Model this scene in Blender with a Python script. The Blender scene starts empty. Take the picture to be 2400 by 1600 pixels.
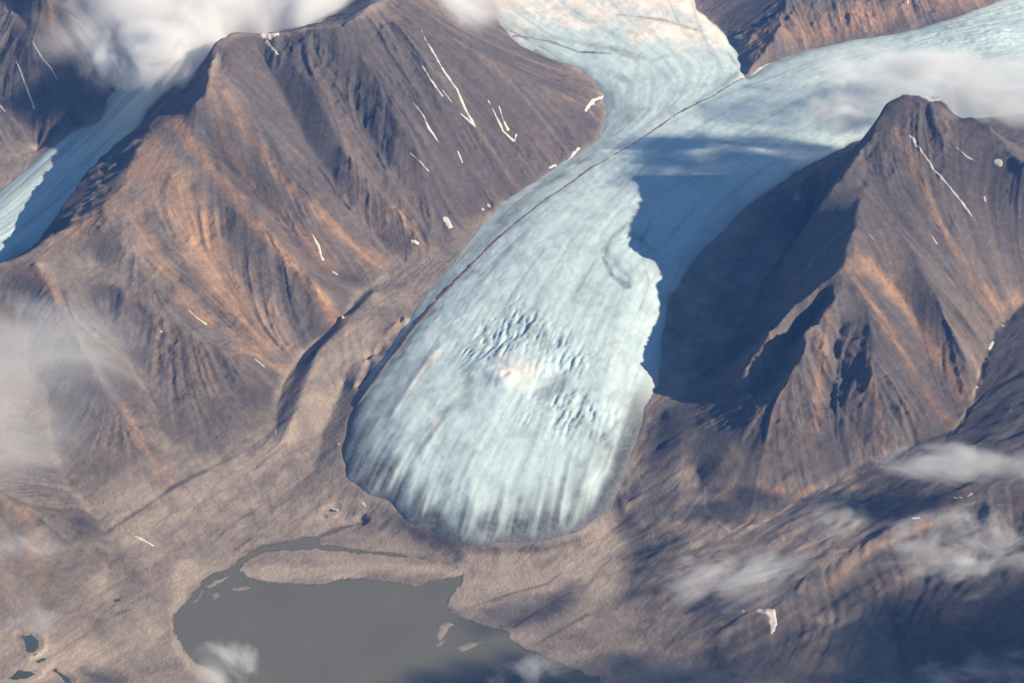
import bpy, math, random
import numpy as np
from mathutils import Vector, Matrix

random.seed(7)
RNG = np.random.default_rng(11)
C = bpy.context.scene.collection

# ------------------------------------------------------------------ view geometry
CAM_H = 8500.0
PITCH = math.radians(33.0)
HFOV = math.radians(32.0)
FOC = 1176.0 / math.tan(HFOV / 2)


def W(u, v, h):
    """survey point: bearing (u, v) seen from the aeroplane, height h -> ground x, y"""
    du = (u - 1176.0) / FOC
    dv = (784.0 - v) / FOC
    dy = math.cos(PITCH) + dv * math.sin(PITCH)
    dz = -math.sin(PITCH) + dv * math.cos(PITCH)
    t = (h - CAM_H) / dz
    return du * t, dy * t


# ------------------------------------------------------------------ grid
DX = 12.0
X0, X1, Y0, Y1 = -8160.0, 8160.0, 7560.0, 21480.0
NX = int((X1 - X0) / DX) + 1
NY = int((Y1 - Y0) / DX) + 1
XS = X0 + DX * np.arange(NX)
YS = Y0 + DX * np.arange(NY)
GX, GY = np.meshgrid(XS, YS)          # arrays [row=y, col=x]
GX = GX.astype(np.float32)
GY = GY.astype(np.float32)


def resize(a, ny, nx):
    """bilinear resample to (ny, nx), corners aligned"""
    yy = np.linspace(0, a.shape[0] - 1, ny)
    xx = np.linspace(0, a.shape[1] - 1, nx)
    y0 = np.minimum(yy.astype(int), a.shape[0] - 2)
    x0 = np.minimum(xx.astype(int), a.shape[1] - 2)
    fy = (yy - y0)[:, None].astype(np.float32)
    fx = (xx - x0)[None, :].astype(np.float32)
    A = a[y0][:, x0]
    B = a[y0][:, x0 + 1]
    D = a[y0 + 1][:, x0]
    E = a[y0 + 1][:, x0 + 1]
    return (A * (1 - fx) + B * fx) * (1 - fy) + (D * (1 - fx) + E * fx) * fy


def smoothstep(a, b, x):
    t = np.clip((x - a) / (b - a), 0, 1)
    return t * t * (3 - 2 * t)


def blur(a, r, n=2):
    """box blur of radius r cells, n times"""
    for _ in range(n):
        for ax in (0, 1):
            p = np.pad(a, [(r + 1, r) if k == ax else (0, 0) for k in (0, 1)], mode='edge')
            c = np.cumsum(p, axis=ax, dtype=np.float64)
            k = 2 * r + 1
            if ax == 0:
                a = ((c[k:, :] - c[:-k, :]) / k).astype(np.float32)
            else:
                a = ((c[:, k:] - c[:, :-k]) / k).astype(np.float32)
    return a


def vnoise(wl, ny=NY, nx=NX, rng=RNG):
    """smooth value noise of wavelength wl metres, about -1..1"""
    step = wl / DX
    a = rng.standard_normal((int(ny / step) + 4, int(nx / step) + 4)).astype(np.float32)
    yy = np.arange(ny) / step
    xx = np.arange(nx) / step
    y0 = yy.astype(int)
    x0 = xx.astype(int)

    def sm(t):
        return t * t * (3 - 2 * t)
    fy = sm(yy - y0)[:, None].astype(np.float32)
    fx = sm(xx - x0)[None, :].astype(np.float32)
    r0 = a[y0]
    r1 = a[y0 + 1]
    top = r0[:, x0] * (1 - fx) + r0[:, x0 + 1] * fx
    bot = r1[:, x0] * (1 - fx) + r1[:, x0 + 1] * fx
    return top * (1 - fy) + bot * fy


def fbm(wl, octaves, gain=0.5):
    s = 0
    a = 1.0
    for k in range(octaves):
        s = s + a * vnoise(wl / 2 ** k)
        a *= gain
    return s


def world_line(pts):
    return [(*W(u, v, h), h) for u, v, h in pts]


def dense(line, step=6.0):
    out = []
    for (xa, ya, ha), (xb, yb, hb) in zip(line[:-1], line[1:]):
        n = max(2, int(math.hypot(xb - xa, yb - ya) / step))
        for i in range(n):
            t = i / n
            out.append((xa + (xb - xa) * t, ya + (yb - ya) * t, ha + (hb - ha) * t))
    out.append(line[-1])
    return np.array(out, dtype=np.float64)


def rough_line(pts, jag, lateral, seed):
    """densify and make a crest uneven both up-down and sideways"""
    d = dense(world_line(pts))
    n = len(d)
    r = np.random.default_rng(seed)

    def n1(wl):
        m = int(n * 6.0 / wl) + 3
        k = r.standard_normal(m)
        return np.interp(np.arange(n) * 6.0 / wl, np.arange(m), k)
    ends = np.minimum(1, np.minimum(np.arange(n), n - 1 - np.arange(n)) / 20.0)
    d[:, 2] += ends * jag * (0.7 * n1(260) + 0.5 * n1(110) + 0.35 * n1(45))
    tx = np.gradient(d[:, 0])
    ty = np.gradient(d[:, 1])
    L = np.hypot(tx, ty) + 1e-6
    o = ends * lateral * (0.8 * n1(300) + 0.5 * n1(130) + 0.3 * n1(60))
    d[:, 0] += -ty / L * o
    d[:, 1] += tx / L * o
    return d


def solve(samples, iters=(400, 250, 140, 70)):
    """membrane through the sample points, coarse to fine"""
    P = np.concatenate(samples)
    vals = [P[:, k] for k in range(2, P.shape[1])]
    out = None
    for lv, f in enumerate((8, 4, 2, 1)):
        ny, nx = (NY - 1) // f + 1, (NX - 1) // f + 1
        sx = (X1 - X0) / (nx - 1)
        sy = (Y1 - Y0) / (ny - 1)
        ix = np.rint((P[:, 0] - X0) / sx).astype(int)
        iy = np.rint((P[:, 1] - Y0) / sy).astype(int)
        ok = (ix >= 0) & (ix < nx) & (iy >= 0) & (iy < ny)
        idx = iy[ok] * nx + ix[ok]
        cnt = np.bincount(idx, minlength=nx * ny)
        m = cnt > 0
        res = []
        for j, val in enumerate(vals):
            s = np.bincount(idx, weights=val[ok], minlength=nx * ny)
            c = np.zeros(nx * ny, np.float32)
            c[m] = s[m] / cnt[m]
            c = c.reshape(ny, nx)
            mm = m.reshape(ny, nx)
            a = np.full((ny, nx), c[mm].mean(), np.float32) if out is None else resize(out[j], ny, nx).astype(np.float32)
            a[mm] = c[mm]
            cm = c[mm]
            for _ in range(iters[lv]):
                p = np.pad(a, 1, mode='edge')
                a = 0.25 * (p[:-2, 1:-1] + p[2:, 1:-1] + p[1:-1, :-2] + p[1:-1, 2:])
                a[mm] = cm
            res.append(a)
        out = res
    return out


def seg_dist(poly, x, y, closed=True):
    """distance to a polyline for arrays x, y"""
    best = np.full(x.shape, 1e18, np.float32)
    n = len(poly)
    for i in range(n if closed else n - 1):
        ax, ay = poly[i][:2]
        bx, by = poly[(i + 1) % n][:2]
        vx, vy = bx - ax, by - ay
        L = vx * vx + vy * vy + 1e-9
        t = np.clip(((x - ax) * vx + (y - ay) * vy) / L, 0, 1)
        d = (x - ax - t * vx) ** 2 + (y - ay - t * vy) ** 2
        best = np.minimum(best, d)
    return np.sqrt(best)


def inside(poly, x, y):
    c = np.zeros(x.shape, bool)
    n = len(poly)
    for i in range(n):
        ax, ay = poly[i][:2]
        bx, by = poly[(i + 1) % n][:2]
        if ay == by:
            continue
        cond = ((ay > y) != (by > y)) & (x < (bx - ax) * (y - ay) / (by - ay) + ax)
        c ^= cond
    return c


def signed(poly, pad=600.0):
    """signed distance (+ inside) on the grid, only exact near the polygon"""
    xs = [p[0] for p in poly]
    ys = [p[1] for p in poly]
    i0 = max(0, int((min(xs) - pad - X0) / DX))
    i1 = min(NX, int((max(xs) + pad - X0) / DX) + 1)
    j0 = max(0, int((min(ys) - pad - Y0) / DX))
    j1 = min(NY, int((max(ys) + pad - Y0) / DX) + 1)
    out = np.full((NY, NX), -pad, np.float32)
    if i1 <= i0 or j1 <= j0:
        return out
    x = GX[j0:j1, i0:i1]
    y = GY[j0:j1, i0:i1]
    d = seg_dist(poly, x, y)
    out[j0:j1, i0:i1] = np.where(inside(poly, x, y), d, -np.minimum(d, pad))
    return out


def sample(a, x, y):
    fx = np.clip((x - X0) / DX, 0, NX - 1.001)
    fy = np.clip((y - Y0) / DX, 0, NY - 1.001)
    ix = fx.astype(int)
    iy = fy.astype(int)
    tx = fx - ix
    ty = fy - iy
    return (a[iy, ix] * (1 - tx) + a[iy, ix + 1] * tx) * (1 - ty) + (a[iy + 1, ix] * (1 - tx) + a[iy + 1, ix + 1] * tx) * ty


def lic(vx, vy, noises, steps, h=1.0):
    """carry noise along a direction field (unit vectors in cells)"""
    ny, nx = vx.shape
    acc = [n.copy() for n in noises]
    for sgn in (1.0, -1.0):
        px = (GX - X0) / DX
        py = (GY - Y0) / DX
        px = px.astype(np.float32)
        py = py.astype(np.float32)
        for s in range(steps):
            ix = np.clip(px + 0.5, 0, nx - 1).astype(np.int32)
            iy = np.clip(py + 0.5, 0, ny - 1).astype(np.int32)
            fl = iy * nx + ix
            px += sgn * h * vx.ravel()[fl].reshape(ny, nx)
            py += sgn * h * vy.ravel()[fl].reshape(ny, nx)
            ix = np.clip(px + 0.5, 0, nx - 1).astype(np.int32)
            iy = np.clip(py + 0.5, 0, ny - 1).astype(np.int32)
            fl = iy * nx + ix
            w = 1.0 - 0.6 * (s + 1) / steps
            for k, n in enumerate(noises):
                acc[k] += w * n.ravel()[fl].reshape(ny, nx)
    return [(a - a.mean()) / a.std() for a in acc]


# ------------------------------------------------------------------ survey lines
ICE_LEFT = [(1110, -60, 1080), (1125, 0, 1000), (1150, 60, 930), (1200, 110, 880), (1330, 160, 820), (1385, 210, 780),
            (1390, 260, 740), (1375, 320, 700), (1270, 390, 650), (1180, 450, 600), (1100, 520, 540), (1040, 600, 480),
            (965, 690, 400), (935, 745, 350), (875, 830, 290), (826, 900, 235), (803, 960, 190), (787, 1030, 150),
            (800, 1100, 120), (840, 1135, 100), (895, 1150, 90), (935, 1195, 75), (1000, 1230, 60), (1070, 1252, 50),
            (1150, 1250, 50), (1250, 1243, 50), (1330, 1218, 60), (1400, 1160, 85), (1435, 1090, 130), (1462, 1000, 190),
            (1480, 930, 240), (1510, 885, 280), (1518, 790, 365), (1538, 690, 445), (1605, 588, 525), (1705, 482, 615),
            (1830, 397, 710), (1950, 330, 790), (2100, 290, 850), (2250, 270, 900), (2450, 250, 950)]
ICE_UP = [(2480, -60, 1060), (2300, 0, 1000), (2200, 40, 950), (2100, 70, 910), (1950, 95, 870), (1850, 118, 830),
          (1760, 150, 790), (1712, 185, 760), (1695, 120, 830), (1665, 80, 880), (1600, 20, 960), (1590, -60, 1060)]
ICE_MID = [[(1085, 1190, 110), (1080, 1100, 180), (1150, 900, 330), (1250, 700, 460), (1350, 520, 580), (1500, 350, 690),
            (1700, 240, 780), (1950, 150, 860), (2300, 80, 960)],
           [(1560, 260, 765), (1530, 130, 860), (1420, 30, 980), (1350, -60, 1090)],
           [(900, 1080, 165), (980, 900, 290), (1100, 700, 440)],
           [(1330, 1130, 140), (1380, 950, 270), (1420, 750, 420), (1530, 500, 590)]]
SIDE_L = [(330, 120, 1030), (250, 225, 920), (220, 280, 850), (160, 310, 810), (100, 355, 760), (50, 395, 710),
          (0, 440, 660), (-90, 500, 580)]
SIDE_R = [(440, 160, 1010), (345, 245, 900), (312, 305, 850), (258, 368, 780), (208, 428, 730), (158, 492, 670),
          (112, 552, 630), (8, 615, 570), (-60, 640, 520)]
LAKE = [(400, 1420), (402, 1455), (420, 1490), (455, 1520), (500, 1545), (540, 1575), (620, 1640), (800, 1700),
        (1350, 1700), (1420, 1600), (1370, 1555), (1300, 1530), (1250, 1505), (1205, 1490), (1175, 1470), (1165, 1450),
        (1120, 1440), (1060, 1420), (1025, 1395), (1030, 1370), (1062, 1330), (1066, 1318), (1030, 1330), (985, 1335),
        (950, 1348), (925, 1340), (880, 1332), (835, 1330), (790, 1330), (750, 1340), (700, 1343), (640, 1338),
        (600, 1334), (565, 1322), (552, 1308), (556, 1292), (600, 1270), (660, 1262), (720, 1260), (800, 1268),
        (890, 1276), (980, 1282), (895, 1268), (810, 1258), (740, 1248), (735, 1236), (780, 1218), (830, 1200),
        (772, 1212), (720, 1232), (650, 1242), (600, 1255), (565, 1272), (540, 1296), (520, 1310), (490, 1316),
        (468, 1332), (455, 1352), (440, 1372), (425, 1386), (408, 1402)]
FOOT_A = [(1040, 596, 478), (960, 602, 455), (892, 640, 420), (850, 662, 395), (780, 735, 330), (735, 775, 285),
          (690, 838, 225), (655, 872, 200), (640, 930, 170), (632, 990, 145), (560, 1030, 135), (500, 1062, 128),
          (400, 1112, 118), (330, 1162, 100), (260, 1210, 88), (242, 1222, 82)]
FOOT_C = [(2400, 650, 680), (2352, 695, 630), (2290, 762, 570), (2252, 850, 490), (2232, 920, 420), (2190, 985, 355),
          (2120, 1012, 325), (2060, 1035, 300), (2000, 1055, 270), (1900, 1110, 220), (1800, 1175, 175),
          (1740, 1210, 155), (1680, 1222, 140), (1640, 1190, 145), (1610, 1140, 160), (1600, 1080, 185)]

CREST = {
    'A': [(960, -110, 1950), (900, -40, 1900), (850, 18, 1850), (820, 48, 1820), (780, 60, 1800), (740, 75, 1770),
          (700, 70, 1770), (650, 80, 1750), (600, 83, 1750), (550, 78, 1780), (510, 88, 1800), (495, 120, 1750),
          (485, 170, 1680), (478, 215, 1600), (440, 242, 1510), (415, 265, 1410), (360, 265, 1350), (340, 285, 1300),
          (300, 370, 1205), (270, 440, 1125), (235, 482, 1070), (190, 502, 1020), (120, 545, 945), (60, 582, 880),
          (0, 605, 860), (-90, 640, 790)],
    'B': [(-150, -110, 1900), (20, -60, 1850), (90, -10, 1780), (160, 40, 1600), (210, 85, 1400), (250, 125, 1250),
          (275, 152, 1100)],
    'Cr': [(2700, 540, 1100), (2520, 470, 1300), (2440, 430, 1450), (2352, 378, 1560), (2300, 318, 1650),
           (2230, 268, 1740), (2150, 235, 1800), (2090, 227, 1820), (2040, 238, 1780), (2012, 290, 1680),
           (2000, 350, 1570), (1985, 430, 1440), (1962, 480, 1370), (1965, 530, 1300), (1948, 565, 1240),
           (1940, 610, 1170)],
    'D': [(1722, 160, 830), (1790, 70, 1050), (1810, -20, 1230), (1840, -90, 1400), (1900, -120, 1600),
          (2100, -120, 1500), (2300, -120, 1400)],
}
SPUR = [
    [(413, 267, 1405), (515, 403, 1160), (624, 535, 880), (730, 648, 600), (768, 693, 470), (792, 733, 360)],
    [(235, 482, 1070), (270, 540, 985), (340, 620, 860), (420, 680, 705), (480, 725, 570), (560, 775, 425), (640, 828, 280)],
    [(190, 502, 1020), (215, 590, 880), (270, 655, 800), (340, 710, 705), (420, 770, 575), (540, 820, 415), (648, 866, 240)],
    [(80, 600, 920), (150, 740, 700), (220, 870, 500), (290, 980, 330), (350, 1070, 195), (392, 1108, 130)],
    [(520, 110, 1760), (560, 200, 1520), (620, 310, 1250), (700, 430, 950), (800, 540, 640), (895, 617, 440)],
    [(650, 82, 1740), (720, 220, 1430), (800, 350, 1080), (880, 450, 800), (945, 525, 600), (985, 570, 490)],
    [(780, 60, 1790), (860, 180, 1500), (940, 310, 1150), (1020, 430, 770), (1080, 500, 570)],
    [(930, -40, 1890), (1000, 50, 1640), (1100, 120, 1420), (1210, 180, 1150), (1300, 215, 960), (1375, 250, 780)],
    [(40, -40, 1750), (60, 100, 1430), (75, 200, 1120), (82, 280, 860), (85, 350, 700)],
    [(1940, 610, 1170), (1892, 648, 1105), (1805, 728, 940), (1752, 790, 790), (1712, 850, 630), (1665, 895, 440), (1575, 908, 290)],
    [(2008, 305, 1650), (1962, 368, 1560), (1912, 428, 1440), (1880, 470, 1320)],
    [(314, 292, 1190), (262, 334, 1085), (208, 392, 1000), (156, 459, 925), (104, 527, 845)],
    [(1880, 385, 960), (1855, 420, 905), (1815, 480, 800)],
    [(1937, 630, 1140), (1905, 700, 1040), (1858, 780, 890), (1825, 850, 740), (1765, 930, 550), (1690, 1010, 350), (1640, 1090, 225)],
    [(1938, 618, 1150), (1990, 720, 960), (2010, 850, 730), (2040, 960, 500), (2055, 1030, 330)],
    [(1985, 430, 1430), (2080, 560, 1200), (2170, 700, 920), (2225, 820, 660), (2235, 900, 470)],
    [(2352, 1112, 420), (2200, 1150, 385), (2100, 1188, 350), (1990, 1250, 290), (1870, 1320, 220), (1760, 1400, 150), (1650, 1450, 90)],
    [(-120, 1070, 520), (0, 1130, 400), (60, 1150, 335), (100, 1168, 290), (185, 1200, 185), (242, 1226, 95)],
    [(860, 668, 425), (790, 748, 372), (735, 800, 325), (698, 880, 262), (668, 960, 205), (650, 1010, 160)],
    [(935, 722, 420), (885, 768, 365), (842, 828, 300), (815, 890, 245)],
]
GULLY = [
    [(1850, 640, 850), (1795, 695, 640), (1735, 765, 510), (1690, 825, 415)],
    [(1885, 705, 900), (1830, 775, 700), (1785, 845, 560), (1730, 915, 420)],
    [(1940, 350, 1200), (1885, 410, 1000), (1850, 460, 880)],
    [(1620, 860, 320), (1680, 770, 400), (1745, 680, 480), (1805, 590, 570), (1865, 500, 670), (1935, 410, 790)],
    [(470, 305, 1310), (560, 425, 1020), (640, 525, 780), (700, 598, 620), (770, 652, 450), (850, 660, 396)],
    [(395, 400, 1190), (440, 530, 915), (525, 650, 655), (600, 745, 435), (672, 832, 240)],
    [(250, 700, 700), (300, 820, 465), (350, 940, 285), (400, 1040, 175), (412, 1098, 130)],
    [(60, 700, 690), (80, 850, 460), (120, 1000, 265), (175, 1120, 150), (240, 1218, 86)],
    [(590, 112, 1660), (640, 200, 1440), (710, 330, 1115), (790, 450, 800), (865, 540, 575), (928, 602, 440)],
    [(715, 92, 1710), (800, 230, 1360), (875, 350, 1020), (950, 470, 690), (1012, 572, 488)],
    [(900, 50, 1770), (960, 110, 1590), (1010, 180, 1400), (1065, 265, 1150), (1100, 330, 960), (1130, 400, 750), (1150, 465, 595)],
    [(1930, 760, 830), (1920, 880, 600), (1900, 1000, 400), (1850, 1085, 270)],
    [(2050, 650, 990), (2120, 790, 710), (2165, 900, 490), (2190, 983, 358)],
    [(1500, 960, 205), (1462, 1060, 138), (1445, 1160, 85), (1470, 1250, 50), (1452, 1350, 20), (1430, 1410, 10)],
    [(925, 745, 345), (880, 792, 298), (843, 845, 255), (820, 893, 222)],
]
PLAIN = [
    [(1560, 1000, 265), (1560, 1150, 150), (1540, 1250, 95), (1520, 1380, 50)],
    [(2450, 820, 640), (2460, 1000, 520)],
    [(2352, 1230, 250), (2100, 1320, 190), (1900, 1420, 110), (1700, 1500, 40)],
    [(2352, 1500, 130), (2000, 1550, 60), (1500, 1550, 12)],
    [(1680, 1250, 145), (1900, 1150, 230), (2150, 1060, 330)],
    [(250, 1300, 45), (215, 1440, 28), (260, 1560, 14)],
    [(0, 1400, 115), (0, 1560, 55)],
    [(350, 1300, 18), (430, 1240, 26), (600, 1165, 45), (720, 1080, 80), (745, 990, 125), (790, 880, 205)],
    [(640, 1210, 18), (770, 1160, 45)],
    [(330, 1400, 12), (370, 1500, 7), (450, 1560, 4), (600, 1690, 3)],
    [(600, 1300, 6), (800, 1300, 7), (1000, 1305, 7)],
    [(900, 1230, 22), (1000, 1262, 14), (1040, 1290, 6)],
    [(1090, 1320, 7), (1200, 1310, 10), (1400, 1220, 40), (1430, 1190, 55)],
    [(1120, 1410, 5), (1250, 1470, 5), (1330, 1500, 4), (1440, 1500, 9)],
    [(-250, 1700, 60), (300, 1720, 10), (1400, 1760, 3), (2550, 1700, 80)],
    [(1460, 1440, 8), (1500, 1520, 8)],
    # hidden valleys behind the crests
    [(420, 90, 900), (560, -10, 930), (700, -60, 950), (800, -110, 1000), (860, -190, 1150)],
    [(-50, -230, 1300), (150, -120, 1150), (300, 20, 1050)],
    [(1100, -130, 1150), (1500, -170, 1250), (1800, -260, 1300), (2400, -300, 1200)],
]

samples = []
for i, (k, l) in enumerate(CREST.items()):
    samples.append(rough_line(l, 26 if k == 'Cr' else 16, 26, 100 + i))
for i, l in enumerate(SPUR):
    hmax = max(p[2] for p in l)
    samples.append(rough_line(l, 9 if hmax > 500 else 2.5, 26 if hmax > 500 else 14, 200 + i))
for i, l in enumerate(GULLY):
    samples.append(rough_line(l, 3, 24, 300 + i))
for i, l in enumerate(PLAIN + [FOOT_A, FOOT_C]):
    samples.append(rough_line(l, 1.0, 10, 400 + i))
ice_out = rough_line(ICE_LEFT, 2, 14, 501)
ice_up = rough_line(ICE_UP, 2, 10, 502)
side_l = rough_line(SIDE_L, 2, 12, 503)
side_r = rough_line(SIDE_R, 2, 12, 504)
samples += [ice_out, ice_up, side_l, side_r]
for l in ICE_MID:
    samples.append(dense(world_line(l)))
r = np.random.default_rng(5)
lake_w = [(*W(u, v, 0), 2.0) for u, v in LAKE]
samples.append(dense(lake_w + lake_w[:1]))
ridge_pts = np.concatenate(samples[:4])

H = solve(samples)[0]
S = blur(H, 1, 1)                                # combined ground + ice surface

def stroke(pts, w):
    """soft band of width w metres along a surveyed line"""
    l = [(*W(u, v, h),) for u, v, h in pts]
    xs = [p[0] for p in l]
    ys = [p[1] for p in l]
    i0 = max(0, int((min(xs) - 2.5 * w - X0) / DX)); i1 = min(NX, int((max(xs) + 2.5 * w - X0) / DX) + 1)
    j0 = max(0, int((min(ys) - 2.5 * w - Y0) / DX)); j1 = min(NY, int((max(ys) + 2.5 * w - Y0) / DX) + 1)
    out = np.zeros((NY, NX), np.float32)
    if i1 <= i0 or j1 <= j0:
        return out
    wob = 0.35 * w * WOB[j0:j1, i0:i1]
    d = np.abs(seg_dist(l, GX[j0:j1, i0:i1], GY[j0:j1, i0:i1], closed=False) + wob)
    out[j0:j1, i0:i1] = np.exp(-(d / w) ** 2)
    return out



WOB = vnoise(150) + 0.5 * vnoise(70)

# ------------------------------------------------------------------ regions
ICE_POLY = np.concatenate([ice_out[::3, :2], ice_up[::3, :2]])
SIDE_POLY = np.concatenate([side_l[::3, :2], side_r[::-3, :2]])
dice = signed([tuple(p) for p in ICE_POLY[::3]], 400)
dside = signed([tuple(p) for p in SIDE_POLY[::3]], 300)
dlake = signed([p[:2] for p in lake_w], 400)
dlake -= 11 * stroke([(560, 1272, 0), (640, 1252, 0), (720, 1240, 0), (800, 1262, 0), (900, 1272, 0), (980, 1280, 0)], 120)
dlake -= 8 * stroke([(740, 1230, 0), (800, 1208, 0)], 60)
dlake += 7 * vnoise(60) + 5 * vnoise(28)
ISLES = [[(1003, 1462), (1008, 1440), (1030, 1425), (1040, 1432), (1022, 1458), (1010, 1470)],
         [(1000, 1478), (1020, 1470), (1018, 1480), (1002, 1486)],
         [(1050, 1488), (1075, 1474), (1110, 1472), (1092, 1486), (1062, 1495)],
         [(1150, 1528), (1180, 1516), (1200, 1524), (1172, 1540)],
         [(530, 1350), (560, 1345), (585, 1348), (560, 1354), (535, 1356)],
         [(488, 1366), (502, 1358), (505, 1368), (492, 1376)],
         [(470, 1345), (500, 1330), (530, 1322), (510, 1336), (478, 1352)],
         [(440, 1384), (455, 1368), (470, 1350), (462, 1372), (448, 1388)]]
isle_d = np.full((NY, NX), -400, np.float32)
for q in ISLES:
    isle_d = np.maximum(isle_d, signed([W(u, v, 0) for u, v in q], 200))
isle_d += 5 * vnoise(40)

WOB0 = vnoise(50)
# downslope direction field
Hs = blur(S, 5, 2)
gy, gx = np.gradient(Hs, DX)
slope = np.hypot(gx, gy)
vx = (-gx / (slope + 1e-5)).astype(np.float32)
vy = (-gy / (slope + 1e-5)).astype(np.float32)
n1 = RNG.standard_normal((NY, NX)).astype(np.float32)
n2 = blur(RNG.standard_normal((NY, NX)).astype(np.float32), 1, 2)
n3 = blur(RNG.standard_normal((NY, NX)).astype(np.float32), 4, 2)
n2 /= n2.std()
n3 /= n3.std()
F1, F2, F3 = lic(vx, vy, [n1, n2, n3], 42)

steep = smoothstep(0.16, 0.5, slope)
def oriented(angle, along, across, octs=3):
    ca, sa = math.cos(angle), math.sin(angle)
    tot = 0
    for o_ in range(octs):
        p = ((GX * ca + GY * sa) / along * 2 ** o_ + 400) % 500
        q = ((-GX * sa + GY * ca) / across * 2 ** o_ + 400) % 500
        k = RNG.standard_normal((502, 502)).astype(np.float32)
        i0 = p.astype(int); j0 = q.astype(int)
        f = p - i0; g = q - j0
        f = f * f * (3 - 2 * f); g = g * g * (3 - 2 * g)
        tot = tot + 0.55 ** o_ * ((k[j0, i0] * (1 - f) + k[j0, i0 + 1] * f) * (1 - g) + (k[j0 + 1, i0] * (1 - f) + k[j0 + 1, i0 + 1] * f) * g)
    return tot.astype(np.float32)


office = 1 - smoothstep(-60, 10, np.maximum(dice, dside))
flat = smoothstep(0.0, 90, np.abs(S - 0) - 5)
craggy = fbm(420, 3)
craggy = smoothstep(-0.6, 1.0, craggy)
SHAPE = steep * office * (14.0 * (0.7 - np.abs(np.tanh(F3 * 0.8)) * 1.6) * (0.25 + craggy) + 7.0 * np.tanh(F3 * 0.9) * (0.3 + craggy) + 5.5 * (0.6 - 1.4 * np.abs(np.tanh(F2 * .8))) * (0.15 + craggy) + 2.6 * F1 * (0.05 + craggy))
crag = np.clip(stroke([(1860, 740, 900), (1950, 820, 800), (2050, 930, 550)], 260) + stroke([(1800, 760, 800), (1720, 880, 500)], 190) +
               stroke([(290, 340, 1230), (220, 425, 1110), (150, 500, 990)], 120) + stroke([(455, 190, 1500), (390, 235, 1400)], 130) +
               .7 * stroke([(260, 640, 850), (300, 720, 750), (380, 770, 600)], 90) + .6 * stroke([(700, 150, 1500), (850, 300, 1150)], 200) +
               .6 * stroke([(1780, 20, 1200), (2100, 20, 1000)], 300), 0, 1.2)
# sharp rock ribs and ledges
rn = fbm(150, 5, 0.62)
ribs = (1 - np.abs(np.tanh(fbm(240, 3, 0.6)))) - 0.55
SHAPE += steep * office * ((craggy + 1.3 * crag) * (14 * ribs + 6.5 * rn) + crag * (11 * np.tanh(F2 + 0.5 * F3) + 14 * ribs))
# gentle land
low = 1 - steep
SHAPE += low * office * smoothstep(0, 40, S) * (2.6 * fbm(300, 4, 0.55) + 1.2 * F2)
SHAPE += low * office * 0.5 * fbm(60, 2)
hillr = stroke([(2400, 1050, 380), (2000, 1240, 250), (1700, 1420, 100)], 900)
grain = oriented(math.radians(33), 900, 170)
SHAPE += office * np.clip(hillr * 1.3, 0, 1) * smoothstep(10, 90, S) * (13 * grain + 5 * F2 * .5)
SHAPE += low * office * smoothstep(3, 30, S) * 1.5 * np.clip(oriented(math.radians(52), 420, 60), -2, 2)
Z = S + SHAPE
# lake bed, shore and islands
tl = smoothstep(0, 80, -dlake)
Z = np.where(dlake > 0, -0.06 * dlake - 0.3, np.maximum(1.0 + (Z - 1.0) * tl, np.minimum(0.3 - 0.02 * dlake, 1.6)))
Z = np.where((dlake > -5) & (isle_d > -30), np.maximum(Z, 0.08 * isle_d), Z)
PONDS = [([(45, 1459), (72, 1457), (90, 1469), (88, 1485), (75, 1499), (60, 1495), (58, 1479)], 'small green pond near the lower left corner'),
         ([(83, 1516), (100, 1509), (108, 1514), (90, 1521)], 'tiny dark pond below the green pond'),
         ([(20, 1556), (43, 1539), (67, 1542), (82, 1547), (60, 1556), (33, 1561)], 'dark green pond at the bottom left edge'),
         ([(118, 1541), (128, 1534), (140, 1543), (160, 1556), (166, 1572), (150, 1565), (133, 1548)], 'crooked dark pond at the lower edge'),
         ([(258, 1378), (272, 1372), (280, 1377), (267, 1384)], 'tiny dark pond on the plain left of the lake'),
         ([(750, 1171), (771, 1165), (770, 1174), (758, 1176)], 'dark pool beside a snow spot on the plain')]
pond_lv = []
for pp, _ in PONDS:
    cu = sum(p[0] for p in pp) / len(pp)
    cv = sum(p[1] for p in pp) / len(pp)
    h = 30.0
    for _k in range(12):
        px_, py_ = W(cu, cv, h)
        h = 0.5 * h + 0.5 * float(sample(Z, np.array([max(px_, X0)]), np.array([py_]))[0])
    pw = [W(u, v, h) for u, v in pp]
    d = signed(pw, 120) + 4 * WOB0
    k = smoothstep(-55, -8, d)
    Z = np.where(d > -60, Z * (1 - k) + (h + 0.8) * k, Z)
    Z = np.where(d > -48, np.maximum(Z, h + 0.7), Z)
    Z = np.where(d > 0, h - 0.4 - 0.05 * d, Z)
    pond_lv.append((pw, h))
Z = Z.astype(np.float32)
# bed under the ice
Zg = Z - np.clip(0.45 * np.maximum(dice, 0), 0, 90) - np.clip(0.45 * np.maximum(dside, 0), 0, 60)

print('terrain', S.shape, float(S.min()), float(S.max()))


# ------------------------------------------------------------------ helpers for objects
def tag(o, label=None, cat=None, group=None, kind=None):
    if label:
        o['label'] = label
    if cat:
        o['category'] = cat
    if group:
        o['group'] = group
    if kind:
        o['kind'] = kind
    return o


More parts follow.
